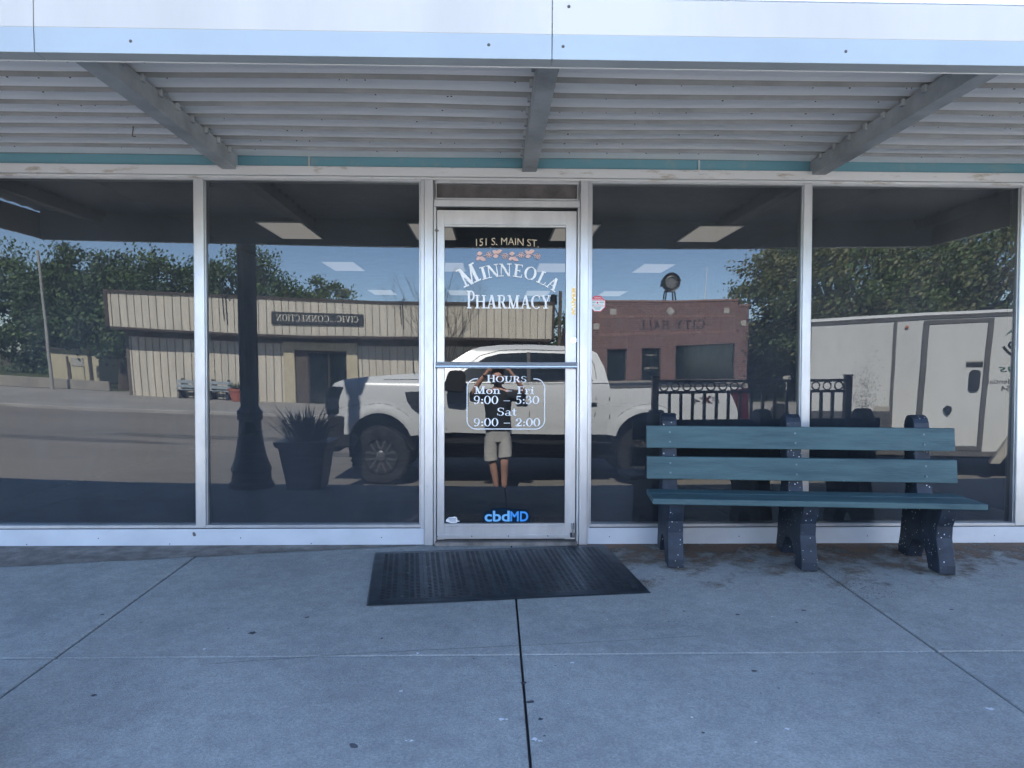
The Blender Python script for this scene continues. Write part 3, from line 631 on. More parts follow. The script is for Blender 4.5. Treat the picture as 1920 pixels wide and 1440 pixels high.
# wind blown dirt and leaves below the bench, along the shop base
g=MB(); rnd=random.Random(5)
for i in range(5200):
    u=rnd.random()
    if u<.75: x=.75+2.9*rnd.random()**.85; y=-.02-abs(rnd.gauss(0,.16))
    elif u<.9: x=rnd.gauss(2.1,.22); y=-.5-rnd.random()*.55; x+=(-.5-y)*.05; x=1.9+(x-1.9)*.5*(-y)
    else: x=rnd.uniform(-4,3.6); y=-.03-abs(rnd.gauss(0,.05))
    r=rnd.uniform(.0012,.0042)*(1.8 if rnd.random()<.05 else 1); a=rnd.random()*6.28
    c_,s_=math.cos(a)*r,math.sin(a)*r; z=sw(y)+.002
    g.cur=0 if rnd.random()<.75 else 1
    g.put([(x+c_,y+s_,z+rnd.uniform(0,.003)),(x-s_,y+c_*.6,z),(x-c_,y-s_,z+rnd.uniform(0,.003)),(x+s_*.5,y-c_*.7,z)],[(0,1,2,3)])
tag(g.build('leaf_litter',['litter','conc2']),kind='stuff')
# thin film of soil under it
def dirtmat():
    m=bpy.data.materials.new('dust_film'); m.use_nodes=True; t=m.node_tree; b=t.nodes['Principled BSDF']; b.inputs['Base Color'].default_value=(.24,.155,.10,1); b.inputs['Roughness'].default_value=.95
    o=t.nodes['Material Output']; tr=t.nodes.new('ShaderNodeBsdfTransparent'); mx=t.nodes.new('ShaderNodeMixShader')
    tc=t.nodes.new('ShaderNodeTexCoord'); n=t.nodes.new('ShaderNodeTexNoise'); n.inputs['Scale'].default_value=4.5; n.inputs['Detail'].default_value=10; n.inputs['Roughness'].default_value=.72; t.links.new(tc.outputs['Object'],n.inputs[0])
    s=t.nodes.new('ShaderNodeSeparateXYZ'); t.links.new(tc.outputs['Object'],s.inputs[0])
    ad=t.nodes.new('ShaderNodeMath'); ad.operation='MULTIPLY_ADD'; ad.inputs[1].default_value=.30; t.links.new(s.outputs[1],ad.inputs[0]); t.links.new(n.outputs['Fac'],ad.inputs[2])
    r=t.nodes.new('ShaderNodeMapRange'); r.inputs['From Min'].default_value=.31; r.inputs['From Max'].default_value=.49; r.inputs['To Max'].default_value=.8; t.links.new(ad.outputs[0],r.inputs['Value'])
    t.links.new(r.outputs[0],mx.inputs[0]); t.links.new(tr.outputs[0],mx.inputs[1]); t.links.new(b.outputs[0],mx.inputs[2]); t.links.new(mx.outputs[0],o.inputs[0]); return m
MT['film']=dirtmat()
g=MB(); g.put([(.5,-.03,sw(-.03)+.0035),(4.4,-.03,sw(-.03)+.0035),(4.4,-1.15,sw(-1.15)+.0035),(.9,-1.15,sw(-1.15)+.0035)],[(0,1,2,3)])
tag(g.build('dust','film'),kind='stuff')
# hairline crack
g=MB()
for (pts,wd) in (([(-1.2,-1.75),(-.6,-1.66),(0,-1.60),(.35,-1.57),(.7,-1.53),(.95,-1.50)],.0022),):
    for (a,b) in zip(pts[:-1],pts[1:]): g.put([(a[0],a[1],sw(a[1])+.0018),(b[0],b[1],sw(b[1])+.0018),(b[0],b[1]+wd,sw(b[1])+.0018),(a[0],a[1]+wd,sw(a[1])+.0018)],[(0,1,2,3)])
tag(g.build('crack','joint'),kind='structure')

# ================================================================= KERBSIDE THINGS (seen mirrored in the glass)
ys=-2.66
o=empty('lamp_post',(-2.5,ys,sw(ys)),'dark fluted street lamp post with flared base on the kerb','lamp post')
g=MB((-2.5,ys,sw(ys))); c=(-2.5,ys,sw(ys))
g.lathe([(.085,.82),(.084,3.4),(.075,4.2)],c,16); 
for k in range(8):
    a=k*math.pi/4; g.tube([(c[0]+.083*math.cos(a),c[1]+.083*math.sin(a),c[2]+.84),(c[0]+.083*math.cos(a),c[1]+.083*math.sin(a),c[2]+4.1)],.012,5)
g.build('post','black',o,smooth=True)
g=MB(c); g.lathe([(.225,0),(.225,.05),(.20,.07),(.195,.16),(.21,.18),(.195,.22),(.165,.30),(.135,.45),(.115,.60),(.11,.68),(.125,.70),(.128,.78),(.11,.80),(.085,.84)],c,16); g.build('base','black',o,smooth=True)
g=MB(c); g.lathe([(.06,4.2),(.13,4.26),(.19,4.5),(.17,4.7),(.06,4.86),(.02,4.98)],c,16); g.build('lantern','wht',o,smooth=True)
# railing
r0=(2.7,-2.68,sw(-2.68))
o=empty('railing',r0,'black metal railing panel with ring frieze on the kerb behind the bench','railing')
for x in (1.68,3.72):
    g=MB(r0); g.box(x-.032,x+.032,-2.712,-2.648,sw(-2.7),1.055); g.box(x-.037,x+.037,-2.717,-2.643,1.055,1.07); g.build('post','black',o)
g=MB(r0); 
for z in (1.0,.885,.06): g.box(1.712,3.688,-2.70,-2.66,z,z+.028)
g.build('rail','black',o)
n=15
for i in range(n):
    x=1.712+(i+1)*(1.976)/(n+1); g=MB(r0); g.box(x-.014,x+.014,-2.694,-2.666,.089,.884); g.build('picket','black',o)
g=MB(r0)
for i in range(n+1):
    x=1.712+(i+.5)*(1.976)/(n+1); pts=[(x+.042*math.cos(R_(a)),-2.68,.9565+.0425*math.sin(R_(a))) for a in range(0,361,20)]
    g.tube(pts,.008,6,cap=False)
g.build('ring_frieze','black',o)
# planter
p0=(-1.92,-2.66,sw(-2.66))
o=empty('planter',p0,'dark tapered square planter with spiky plants near the truck bumper','planter')
g=MB(p0)
def frust(g,c,h0,h1,z0,z1):
    g.put([(c[0]-h0,c[1]-h0,z0),(c[0]+h0,c[1]-h0,z0),(c[0]+h0,c[1]+h0,z0),(c[0]-h0,c[1]+h0,z0),(c[0]-h1,c[1]-h1,z1),(c[0]+h1,c[1]-h1,z1),(c[0]+h1,c[1]+h1,z1),(c[0]-h1,c[1]+h1,z1)],[(0,3,2,1),(0,1,5,4),(1,2,6,5),(2,3,7,6),(3,0,4,7),(4,5,6,7)])
zb=sw(-2.66); frust(g,p0,.17,.235,zb,.34); frust(g,p0,.255,.275,.341,.40)
g.build('pot','black',o,bevel=.008)
g=MB(p0); rnd=random.Random(2)
for i in range(260):
    a=rnd.random()*6.28; r=rnd.uniform(0,.2); L0=rnd.uniform(.12,.42); b=Vector((p0[0]+r*math.cos(a),p0[1]+r*math.sin(a),.39)); tip=b+Vector((math.cos(a)*L0*rnd.uniform(.2,.9)+rnd.gauss(0,.04),math.sin(a)*L0*.6,L0*rnd.uniform(.5,1)))
    m_=b.lerp(tip,.55)+Vector((0,0,.03)); wv_=Vector((-math.sin(a),math.cos(a),0))*.009
    g.put([b-wv_,b+wv_,m_+wv_,tip,m_-wv_],[(0,1,2,4),(2,3,4)])
g.build('plant','leafP',o)

# ================================================================= PICK-UP TRUCK
TY=-6.80
t0=(.65,TY,-.6)
tk=empty('pickup_truck',t0,'white four door pickup truck parked at the kerb facing left in the reflection','truck')
WC=(-1.68,2.30); WZ=-.165; WR=.435
def arch(xc,r,z0,cz=-.0,n=12):
    a0=math.asin((z0-cz)/r); return [(xc+r*math.cos(t),cz+r*math.sin(t)) for t in [a0+(math.pi-2*a0)*i/n for i in range(n+1)]]
body=[(-2.40,.22),(-2.44,.50),(-2.42,.80),(-2.36,.895),(-2.22,.945),(-1.9,.99),(-1.5,1.03),(-1.15,1.06),(-.95,1.06),(-.80,1.00),(-.2,.965),(.8,.95),(1.72,.95),(1.735,.86),(3.70,.855),(3.75,.84),(3.80,.70),(3.81,.30),(3.70,.22)]
body+=[(x,z) for x,z in arch(WC[1],.50,.14)]+[(1.7,.16),(-.6,.20)]+[(x,z) for x,z in arch(WC[0],.48,.14)]
body+=[(-2.3,.14)]
def Wb(x,z):
    w_=1.0-.055*max(0,(z-.55)/.4)**2-.03*max(0,(.35-z)/.3)
    if z>.90 and x<-.9: w_-=.10*((z-.9)/.15)
    if x<-1.9: w_-=.17*((-1.9-x)/.55)**2
    if x>3.5: w_-=.05*((x-3.5)/.3)**2
    for xc in WC:
        d=math.hypot(x-xc,z-0.0)
        if .44<d<.66: w_+=.035*math.exp(-((d-.52)/.07)**2)
    return w_
def side_shell(poly,W,y0,cutx,cutz,matn,name,par,org):
    bm=bmesh.new(); vs=[bm.verts.new((x,-1,z)) for x,z in poly]; f=bm.faces.new(vs)
    r=bmesh.ops.extrude_face_region(bm,geom=[f]); 
    for v in [e for e in r['geom'] if isinstance(e,bmesh.types.BMVert)]: v.co.y=1
    bmesh.ops.triangulate(bm,faces=[f for f in bm.faces if len(f.verts)>4])
    for (co,no) in [((x,0,0),(1,0,0)) for x in cutx]+[((0,0,z),(0,0,1)) for z in cutz]:
        bmesh.ops.bisect_plane(bm,geom=bm.verts[:]+bm.edges[:]+bm.faces[:],plane_co=co,plane_no=no)
    for y_ in (-.6,0,.6): pass
    for v in bm.verts: v.co.y=(1 if v.co.y>0 else -1)*W(v.co.x,v.co.z)
    bmesh.ops.recalc_face_normals(bm,faces=bm.faces)
    me=bpy.data.meshes.new(name)
    for v in bm.verts: v.co+=Vector((0,y0,0))-Vector(org)
    bm.to_mesh(me); bm.free(); me.materials.append(MT[matn]); me.polygons.foreach_set('use_smooth',[True]*len(me.polygons)); me.set_sharp_from_angle(angle=R_(35))
    o=bpy.data.objects.new(name,me); COL.objects.link(o); o.parent=par; return o
cutx=[-2.35,-2.3,-2.2,-2.1,-2.0,-1.9,-1.8,-1.7,-1.6,-1.5,-1.4,-1.3,-1.2,-1.1,1.7,1.8,1.9,2.0,2.1,2.2,2.3,2.4,2.5,2.6,2.7,2.8,2.9,3.5,3.6,3.7]
cutz=[.25,.3,.35,.4,.45,.5,.55,.6,.65,.7,.75,.8,.85,.9,.94,.97,1.0,1.03]
bd=side_shell(body,Wb,TY,cutx,cutz,'white','body',tk,t0)
cab=[(-.98,1.03),(-.36,1.40),(-.20,1.455),(.1,1.49),(.6,1.505),(1.15,1.48),(1.44,1.44),(1.56,1.37),(1.66,1.15),(1.71,.93),(-.8,.93)]
Wc=lambda x,z: .965-.20*max(0,(z-.93)/.5)-.06*max(0,(z-1.40)/.1)**2
cb=side_shell(cab,Wc,TY,[-.6,-.4,-.2,0,.3,.6,.9,1.2,1.4],[1.0,1.1,1.2,1.3,1.38,1.42,1.45,1.48],'white','cab',tk,t0)
def sidepoly(g,pts,off,Wf,both=True):
    for s in ((1,-1) if both else (1,)):
        vs=[(x,TY+s*(Wf(x,z)+off),z) for x,z in pts]; n=len(vs); vs+=[(x,TY+s*(Wf(x,z)+off-.012),z) for x,z in pts]
        g.put(vs,[tuple(range(n)),tuple(range(n,2*n))[::-1]]+[(i,(i+1)%n,n+(i+1)%n,n+i) for i in range(n)])
for nm,pts in (('side_window',[(-.60,.985),(-.30,1.20),(-.12,1.305),(.08,1.355),(.50,1.375),(.50,.965),(.1,.965)]),('side_window',[(.555,.965),(.555,1.375),(1.0,1.365),(1.34,1.335),(1.42,1.28),(1.455,.98)])):
    for sd_ in (1,-1):
        g=MB(t0); vs=[(x,TY+sd_*(Wc(x,z)+.004),z) for x,z in pts]; n=len(vs); vs+=[(x,TY+sd_*(Wc(x,z)-.008),z) for x,z in pts]
        g.put(vs,[tuple(range(n)),tuple(range(n,2*n))[::-1]]+[(i,(i+1)%n,n+(i+1)%n,n+i) for i in range(n)]); g.build(nm,'tglass',tk)
def sidepoly1(g,pts,off,Wf,s):
    vs=[(x,TY+s*(Wf(x,z)+off),z) for x,z in pts]; n=len(vs); vs+=[(x,TY+s*(Wf(x,z)+off-.012),z) for x,z in pts]
    g.put(vs,[tuple(range(n)),tuple(range(n,2*n))[::-1]]+[(i,(i+1)%n,n+(i+1)%n,n+i) for i in range(n)])
for sd_ in (1,-1):
    g=MB(t0); sidepoly1(g,[(.50,.96),(.50,1.38),(.555,1.38),(.555,.96)],.0045,Wc,sd_); sidepoly1(g,[(-.66,.95),(-.62,.985),(.1,.964),(1.47,.975),(1.475,.955),(.5,.945)],.003,Wc,sd_); g.build('window_trim','blackp',tk)
def xsec(x,z,s,off): return (x,TY+s*(Wc(x,z)-.05)+0,z)
g=MB(t0); g.put([(-.985,TY-.84,1.062),(-.985,TY+.84,1.062),(-.375,TY+.72,1.412),(-.375,TY-.72,1.412)],[(0,1,2,3)]); g.build('windshield','tglass',tk)
for sd_ in (1,-1): g=MB(t0); sidepoly1(g,[(-.93,1.065),(-.40,1.385),(-.36,1.385),(-.84,1.045)],-.004,Wc,sd_); g.build('windshield_edge','tglass',tk)
# panel gaps
g=MB(t0)
def strip(pts,wd,Wf,off=.0015):
    for (a,b) in zip(pts[:-1],pts[1:]):
        dx,dz=b[0]-a[0],b[1]-a[1]; l=math.hypot(dx,dz); nx_,nz_=-dz/l*wd/2,dx/l*wd/2
        sidepoly(g,[(a[0]+nx_,a[1]+nz_),(b[0]+nx_,b[1]+nz_),(b[0]-nx_,b[1]-nz_),(a[0]-nx_,a[1]-nz_)],off,Wf)
strip([(-.72,.94),(-.76,.8),(-.75,.5),(-.70,.24)],.012,Wb); strip([(.52,.93),(.53,.7),(.53,.45),(.52,.22)],.012,Wb); strip([(1.50,.93),(1.52,.7),(1.50,.45),(1.38,.22)],.012,Wb)
strip([(1.728,.93),(1.728,.7),(1.728,.4),(1.728,.2)],.016,Wb); strip([(-.55,1.06),(-.2,1.33),(.1,1.405),(.5,1.42),(1.1,1.405),(1.42,1.35),(1.5,1.2),(1.53,.98)],.009,Wc)
for xc in WC:
    strip([(xc+.62*math.cos(R_(a)),0+.62*math.sin(R_(a))) for a in range(20,161,10)],.007,Wb)
strip([(-2.2,.93),(-1.6,.955),(-1.15,.965),(-.82,.96)],.01,Wb)
g.build('panel_gaps','joint',tk)
# front: grille, lamps, bumper
g=MB(t0); g.prism([(TY-.80,.30),(TY+.80,.30),(TY+.82,.80),(TY-.82,.80)],'x',-2.475,-2.40)
for z in (.40,.52,.64,.74): g.box(-2.49,-2.47,TY-.6,TY+.6,z,z+.03)
g.build('grille','blackp',tk,bevel=.01)
for s in (1,-1):
    g=MB(t0); g.prism([(-2.47,.44),(-2.475,.76),(-2.40,.85),(-2.22,.84),(-2.12,.74),(-2.16,.44)],'y',TY+s*.72,TY+s*.915); o=g.build('headlight','tglass',tk,bevel=.01)
    g=MB(t0); g.prism([(-2.485,.50),(-2.488,.70),(-2.30,.70),(-2.26,.52)],'y',TY+s*.70,TY+s*.918); g.build('lens','chrome',o,bevel=.01)
g=MB(t0); g.prism([(TY-.86,-.12),(TY+.86,-.12),(TY+.93,.02),(TY+.93,.30),(TY-.93,.30),(TY-.93,.02)],'x',-2.56,-2.30); g.box(-2.44,-2.13,TY-.95,TY-.86,-.05,.42); g.box(-2.44,-2.13,TY+.86,TY+.95,-.05,.42)
g.build('front_bumper','blackp',tk,bevel=.02)
g=MB(t0); g.box(3.78,3.93,TY-.9,TY+.9,-.06,.16); g.build('rear_bumper','chrome',tk,bevel=.02)
g=MB(t0); g.box(3.815,3.83,TY-.72,TY+.72,.26,.82); g.build('tailgate','white',tk,bevel=.01)
for s in (1,-1):
    g=MB(t0); g.prism([(3.50,.80),(3.80,.83),(3.825,.30),(3.72,.28),(3.66,.45)],'y',TY+s*.90,TY+s*.998); g.build('tail_light','tail',tk,bevel=.01)
# bed interior
for ya in (.86,-.98): g=MB(t0); g.box(1.74,3.75,TY+ya,TY+ya+.12,.858,.885); g.build('bed_rail','tgrey',tk)
g=MB(t0); g.box(1.76,3.74,TY-.86,TY+.86,.862,.875); g.build('bed_cover','blackp',tk)
g=MB(t0); g.box(-2.2,3.6,TY-.66,TY+.66,-.22,.20); g.box(-.9,1.6,TY+.62,TY+.90,-.02,.16); g.box(-.9,1.6,TY-.90,TY-.62,-.02,.16)
for xc in WC: g.box(xc-.50,xc+.50,TY-.80,TY-.66,-.1,.46); g.box(xc-.50,xc+.50,TY+.66,TY+.80,-.1,.46); 
g.build('chassis','blackp',tk)
for s in (1,-1):
    g=MB(t0); g.box(-.95,1.75,TY+s*.90,TY+s*1.04,.02,.06); g.build('running_board','black',tk,bevel=.01)
    g=MB(t0); g.prism([(-.70,.80),(-.72,.86),(-.66,1.08),(-.60,1.12),(-.44,1.12),(-.40,1.08),(-.40,.82),(-.46,.78)],'y',TY+s*1.10,TY+s*1.26); g.box(-.66,-.52,TY+s*.95,TY+s*1.12,.86,.95); g.build('side_mirror','blackp',tk,bevel=.02)
    g=MB(t0); g.prism([(-1.30,.78),(-1.02,.79),(-1.03,.70),(-1.10,.66),(-1.04,.48),(-1.09,.46),(-1.20,.55),(-1.27,.66)],'y',TY+s*.985,TY+s*1.008); g.build('fender_vent','blackp',tk,bevel=.004)
    for x in (.33,1.36):
        g=MB(t0); g.box(x,x+.17,TY+s*.985,TY+s*1.03,.60,.645); g.build('door_handle','blackp',tk,bevel=.006)
g=MB(t0); g.tube([(-1.18,TY+.86,1.05),(-1.20,TY+.86,1.42)],.006,6); g.build('antenna','black',tk)
g=MB(t0); sans('FX4',1,g,lambda u,v:(3.36-u*.40,TY+1.006,.615+v*.125),.2); g.build('badge','tgrey',tk)
g=MB(t0); g.prism([(3.14,.62),(3.10,.62),(3.20,.72),(3.24,.72)],'y',TY+1.006,TY+1.009); g.prism([(3.10,.72),(3.14,.72),(3.24,.62),(3.20,.62)],'y',TY+1.0061,TY+1.0092); g.build('badge_cross','tail',tk)
for xc in WC:
    for s in (1,-1):
        g=MB(t0); c=(xc,TY+s*.84,WZ)
        pr=[(.27,-.13*s),(.40,-.13*s),(.43,-.10*s),(.435,0),(.43,.10*s),(.405,.125*s),(.30,.13*s),(.265,.11*s)]
        g.lathe(pr,c,36,'y'); wo=g.build('wheel','tyre',tk,smooth=True)
        # tread lugs
        g=MB(t0)
        for k in range(40):
            a=k*math.pi/20; g.T=Matrix.Translation(Vector(c))@Matrix.Rotation(a,4,'Y'); g.box(-.018,.018,-.12,.12,.425,.443)
        g.T=None; g.build('tread','tyre',wo)
        g=MB(t0); g.lathe([(.27,.10*s),(.275,.135*s),(.25,.135*s),(.235,.06*s),(.05,.04*s),(.01,.04*s)],c,36,'y'); g.build('rim','rimd',wo,smooth=True)
        g=MB(t0)
        for k in range(6):
            a=R_(60*k+30)
            for dd in (-.045,.045):
                g.T=Matrix.Translation(Vector(c))@Matrix.Rotation(a,4,'Y'); g.prism([(dd*.8-.016,.06),(dd*.8+.016,.06),(dd*1.2+.014,.25),(dd*1.2-.014,.25)],'y',.045*s,.115*s)
        g.T=None; g.lathe([(.075,.04*s),(.075,.12*s),(.055,.135*s),(.01,.14*s)],c,20,'y'); g.build('spokes','rim',wo)

# ================================================================= ENCLOSED TRAILER
X0,X1=4.70,9.60; YN,YF=-5.82,-7.95; q0=(4.70,-5.82,-.6)
tl=empty('cargo_trailer',(5.10,-6.80,-.6),'white enclosed cargo trailer with side door parked askew behind the pickup truck','trailer',None,R_(27))
g=MB(q0); g.prism([(YN,-.22),(YN,1.80),(YN-.04,1.87),(YN-.14,1.91),(YF+.14,1.91),(YF+.04,1.87),(YF,1.80),(YF,-.22)],'x',X0,X1)
g.build('body','twhite',tl,bevel=.01)
g=MB(q0)
g.box(X0-.0,X1+.01,YN,YN+.016,1.80,1.835); g.box(X0,X1,YN-.005,YN+.022,1.835,1.86); g.box(X0,X1,YN,YN+.02,-.27,-.2)
for x in (4.73,5.95,8.35,9.5): g.box(x-.024,x+.024,YN,YN+.013,-.2,1.80)
g.build('trim','tgrey',tl,bevel=.003)
g=MB(q0); g.box(4.76,5.94,YN,YN+.015,-.18,.40); g.build('stone_guard','plate',tl)
g=MB(q0); a,b,c,d=6.31,7.20,-.19,1.78
g.box(a,a+.065,YN,YN+.028,c,d); g.box(b-.065,b,YN,YN+.028,c,d); g.box(a+.065,b-.065,YN,YN+.028,d-.065,d); g.box(a+.065,b-.065,YN,YN+.028,c,c+.06)
dr=g.build('door','tgrey',tl,bevel=.005)
g=MB(q0); g.box(a+.07,b-.07,YN,YN+.018,c+.065,d-.07); g.build('door_panel','twhite',dr,bevel=.004)
g=MB(q0); g.prism([(b-.24,.74),(b-.24,.98),(b-.21,1.02),(b-.13,1.02),(b-.10,.98),(b-.10,.74),(b-.13,.70),(b-.21,.70)],'y',YN+.017,YN+.05); g.build('door_handle','blackp',dr,bevel=.01)
g=MB(q0); g.box(b-.29,b-.08,YN+.017,YN+.021,1.06,1.16); g.cur=1; g.box(b-.29,b-.08,YN+.0205,YN+.0222,1.14,1.16); g.build('warning_label',['blackp','fend'],dr)
g=MB(q0); g.prism([(6.67,.38),(6.64,.45),(6.69,.50),(6.75,.48),(6.76,.41),(6.71,.34)],'y',YN+.017,YN+.05); g.build('latch','black',dr,bevel=.004)
for x in (6.10,9.1):
    g=MB(q0); g.lathe([(.026,0),(.022,.02),(.005,.025)],(x,YN,1.70),14,'y'); g.build('marker_light','amber',tl,smooth=True)
g=MB(q0); g.box(5.70,5.93,YN+.016,YN+.0185,.40,.48); g.build('warning_label','fend',tl)
for y in (YN+.07,YF-.07):
    g=MB(q0); g.prism([(x-.30,z) for x,z in [(7.60,-.36),(7.72,-.36),(8.02,.16),(8.10,.20),(9.40,.20),(9.48,.16),(9.78,-.36),(9.90,-.36),(9.60,.24),(9.48,.31),(8.02,.31),(7.90,.24)]],'y',y-.16 if y>-7 else y-.0,y+.08 if y>-7 else y+.16); g.build('fender','fend',tl,bevel=.01)
for xc in (8.05,8.85):
    for y in (YN-.12,YF+.12):
        g=MB(q0); g.lathe([(.18,-.1),(.32,-.1),(.345,-.06),(.345,.06),(.32,.1),(.2,.1),(.05,.06)],(xc,y+.05,-.255),28,'y'); wo=g.build('wheel','tyre',tl,smooth=True)
        g=MB(q0); g.lathe([(.19,.07),(.19,.105),(.06,.09),(.01,.12)],(xc,y+.05,-.255),20,'y'); g.build('rim','rim',wo,smooth=True)
g=MB(q0); g.box(X0+.2,X1,YF+.3,YF+.42,-.34,-.22); g.box(X0+.2,X1,YN-.42,YN-.3,-.34,-.22)
g.tube([(X0+.3,YN-.2,-.28),(3.6+.35,-6.88,-.24)],.045,8); g.tube([(X0+.3,YF+.2,-.28),(3.95,-6.88,-.24)],.045,8); g.build('frame','black',tl)
g=MB(q0); g.tube([(4.12,-6.88,-.5),(4.12,-6.88,.30)],.04,10); g.box(4.05,4.35,-7.05,-6.72,-.22,.12); g.lathe([(.16,0),(.17,.1),(.14,.26),(.05,.34)],(4.22,-6.88,.12),18); g.build('tongue_jack','black',tl)
# dirt sprayed up the side near the front
g=MB(q0); rnd=random.Random(9)
for i in range(420):
    x=rnd.gauss(5.56,.10); z=.45+abs(rnd.gauss(0,.38)); r=rnd.uniform(.003,.009)
    if z<1.6: g.put([(x+r*math.cos(k*1.05),YN+.0015,z+r*math.sin(k*1.05)) for k in range(6)],[tuple(range(6))])
o=g.build('dirt_spray','tgrey',tl)
# lettering on the side that is in view (reads from +y: reading direction is -x)
YT=YN+.003
g=MB(q0)
def rev(xs_,xe,z,h,s,mb,it=0): sans(s,1,mb,lambda u,v:(xs_+(xe-xs_)*u,YT,z+v*h),it)
rev(7.60,7.20,.80,.105,'esidential',g); rev(7.58,7.36,.69,.115,'3754',g); g.build('lettering','black',tl)
g=MB(q0); MT['dgreen']=mat('letter_dark_green',(.02,.10,.075),.5)
rev(7.54,7.31,.98,.17,'ns',g,.3)
pts=[(x-.28,z) for x,z in [(7.62,1.50),(7.70,1.585),(7.80,1.635),(7.95,1.66),(7.95,1.62),(7.82,1.60),(7.72,1.56)]]; g.prism(pts,'y',YT-.001,YT)
g.build('lettering','dgreen',tl)
g=MB(q0); pts=[(7.62,1.38),(7.66,1.33),(7.72,1.27),(7.78,1.245),(7.84,1.27),(7.86,1.33),(7.82,1.40),(7.76,1.445),(7.70,1.44),(7.68,1.40),(7.72,1.36),(7.78,1.345),(7.84,1.35)]; pts=[(x-.28,z-.03) for x,z in pts]
for (a,b) in zip(pts[:-1],pts[1:]): g.tube([(a[0],YT,a[1]),(b[0],YT,b[1])],.014,6)
g.build('script_lettering','black',tl)

# ================================================================= ACROSS THE STREET
FY=-25.0; WY=-25.75; c0=(-6.6,-26,-.5)
cv=empty('community_hall',c0,'long cream metal sided hall with a deep overhanging fascia across the street','building')
g=MB(c0); g.box(-15.35,2.0,-36,WY,-.5,2.9); 
g.build('wall','siding',cv)
def ribs(g,x0,x1,dx,y,z0,z1,skip=None):
    n=int((x1-x0)/dx)
    for i in range(n+1):
        x=x0+i*dx
        if skip and skip[0]<x<skip[1]: continue
        g.box(x-.010,x+.010,y,y+.022,z0,z1)
g=MB(c0); ribs(g,-15.2,1.95,.31,WY,-.5,1.95,(-8.9,-5.75)); g.box(-15.42,-15.3,WY-.02,WY+.04,-.5,2.2); g.build('wall_ribs','rib',cv)
g=MB(c0); g.box(-15.65,2.45,-36.2,FY-.02,2.28,3.78); g.build('fascia','siding',cv)
g=MB(c0); ribs(g,-15.5,2.4,.31,FY-.02,2.36,3.74); g.build('fascia_ribs','rib',cv)
g=MB(c0); g.box(-15.72,2.50,FY-.06,FY+.04,3.74,3.84); g.box(-15.72,2.50,FY-.06,FY+.03,2.24,2.34); g.box(-15.75,-15.62,-36.2,FY+.03,2.24,3.84); g.box(2.42,2.52,-36.2,FY+.03,2.24,3.84)
g.build('trim','brown',cv)
g=MB(c0); g.box(-15.6,2.4,-36,FY-.08,2.22,2.27); g.box(-15.3,1.95,WY,WY+.02,1.98,2.22); g.build('soffit','soff',cv)
g=MB(c0); g.box(-8.85,-8.38,WY,WY+.16,-.5,2.08); g.box(-6.22,-5.76,WY,WY+.16,-.5,2.08); g.box(-8.38,-6.22,WY,WY+.16,1.74,2.08); g.build('entrance_surround','tan',cv,bevel=.01)
g=MB(c0); g.box(-8.38,-6.22,WY+.005,WY+.02,-.49,1.74); g.build('entrance_shade','soff',cv)  # flat dark sheet stands for the shade inside the entrance opening
g=MB(c0)
g.box(-7.75,-6.95,WY+.02,WY+.05,-.47,1.62); g.box(-6.90,-6.26,WY+.02,WY+.05,-.47,1.62); g.build('door','wind',cv,bevel=.01)
g=MB(c0); 
for x in (-7.80,-6.94,-6.24): g.box(x-.03,x+.02,WY+.02,WY+.07,-.49,1.68)
g.box(-7.80,-6.24,WY+.02,WY+.07,1.62,1.69); g.tube([(-7.05,WY+.1,.3),(-7.05,WY+.1,.7)],.015,6); g.build('door_frame','brown',cv)
g=MB(c0); g.box(-9.10,-5.34,FY+.0,FY+.05,2.74,3.22); sg=g.build('sign','sign',cv,bevel=.01)
L=Letters(c0,FY+.052,1)
def revline(L,s,xa,xb,z,h,track=.08): L.line(s,xa,xb,z,h,None,track)
revline(L,'CIVIC...CONNECTION',-5.56,-8.90,2.87,.25,.12); L.mb.build('lettering','ivory',sg)
for i,(x,z1) in enumerate(((-10.95,2.85),(-10.82,2.7),(-3.78,2.85),(-3.70,2.7))):
    g=MB(c0); g.tube([(x,FY+.045,z1),(x-.02,FY+.045,3.3),(x-.03,FY+.05,3.88)],.016,6)
    if i%2: g.tube([(x-.03,FY+.05,3.88),(x+.06,FY+.2,3.92),(x+.1,FY+.22,3.85)],.03,6)
    g.build('cable','black',cv)
# benches + pot across the street
bA=make_bench('park_bench','pale grey blue slatted bench against the cream hall, nearer its far corner',(-11.85,WY+.12,-.5),R_(180),[.15,.85],0,1.05,'pale','black','benches by the cream metal hall')
bA.location=(-12.15,WY+.12,-.5)
bB=copy_tree(bA); bB.location=(-10.95,WY+.12,-.5); bB['label']='pale grey blue slatted bench against the cream hall, beside the terracotta pot'
po=(-10.55,-24.9,-.5); o=empty('flower_pot',po,'terracotta pot with grassy plant by the benches across the street','pot')
g=MB(po); g.lathe([(.20,0),(.24,.02),(.33,.44),(.36,.45),(.37,.56),(.32,.56),(.30,.50),(.02,.50)],po,20); g.build('pot','terra',o,smooth=True)
g=MB(po); rnd=random.Random(12)
for i in range(110):
    a=rnd.random()*6.28; l=rnd.uniform(.15,.4); b=Vector((po[0]+.15*math.cos(a),po[1]+.15*math.sin(a),po[2]+.5)); tip=b+Vector((math.cos(a)*.25,math.sin(a)*.2,l)); w_=Vector((-math.sin(a),math.cos(a),0))*.02
    g.put([b-w_,b+w_,tip],[(0,1,2)])
g.build('plant','leafA',o)
# city hall
h0=(7.35,-26,-.5); ch=empty('city_hall',h0,'red brick city hall with stepped parapet and siren on its roof','building')
g=MB(h0); g.box(4.05,10.65,-25.6,FY,.50,.92+2.72-.02); g.box(4.53,10.17,-25.58,FY-.003,3.62,3.86)
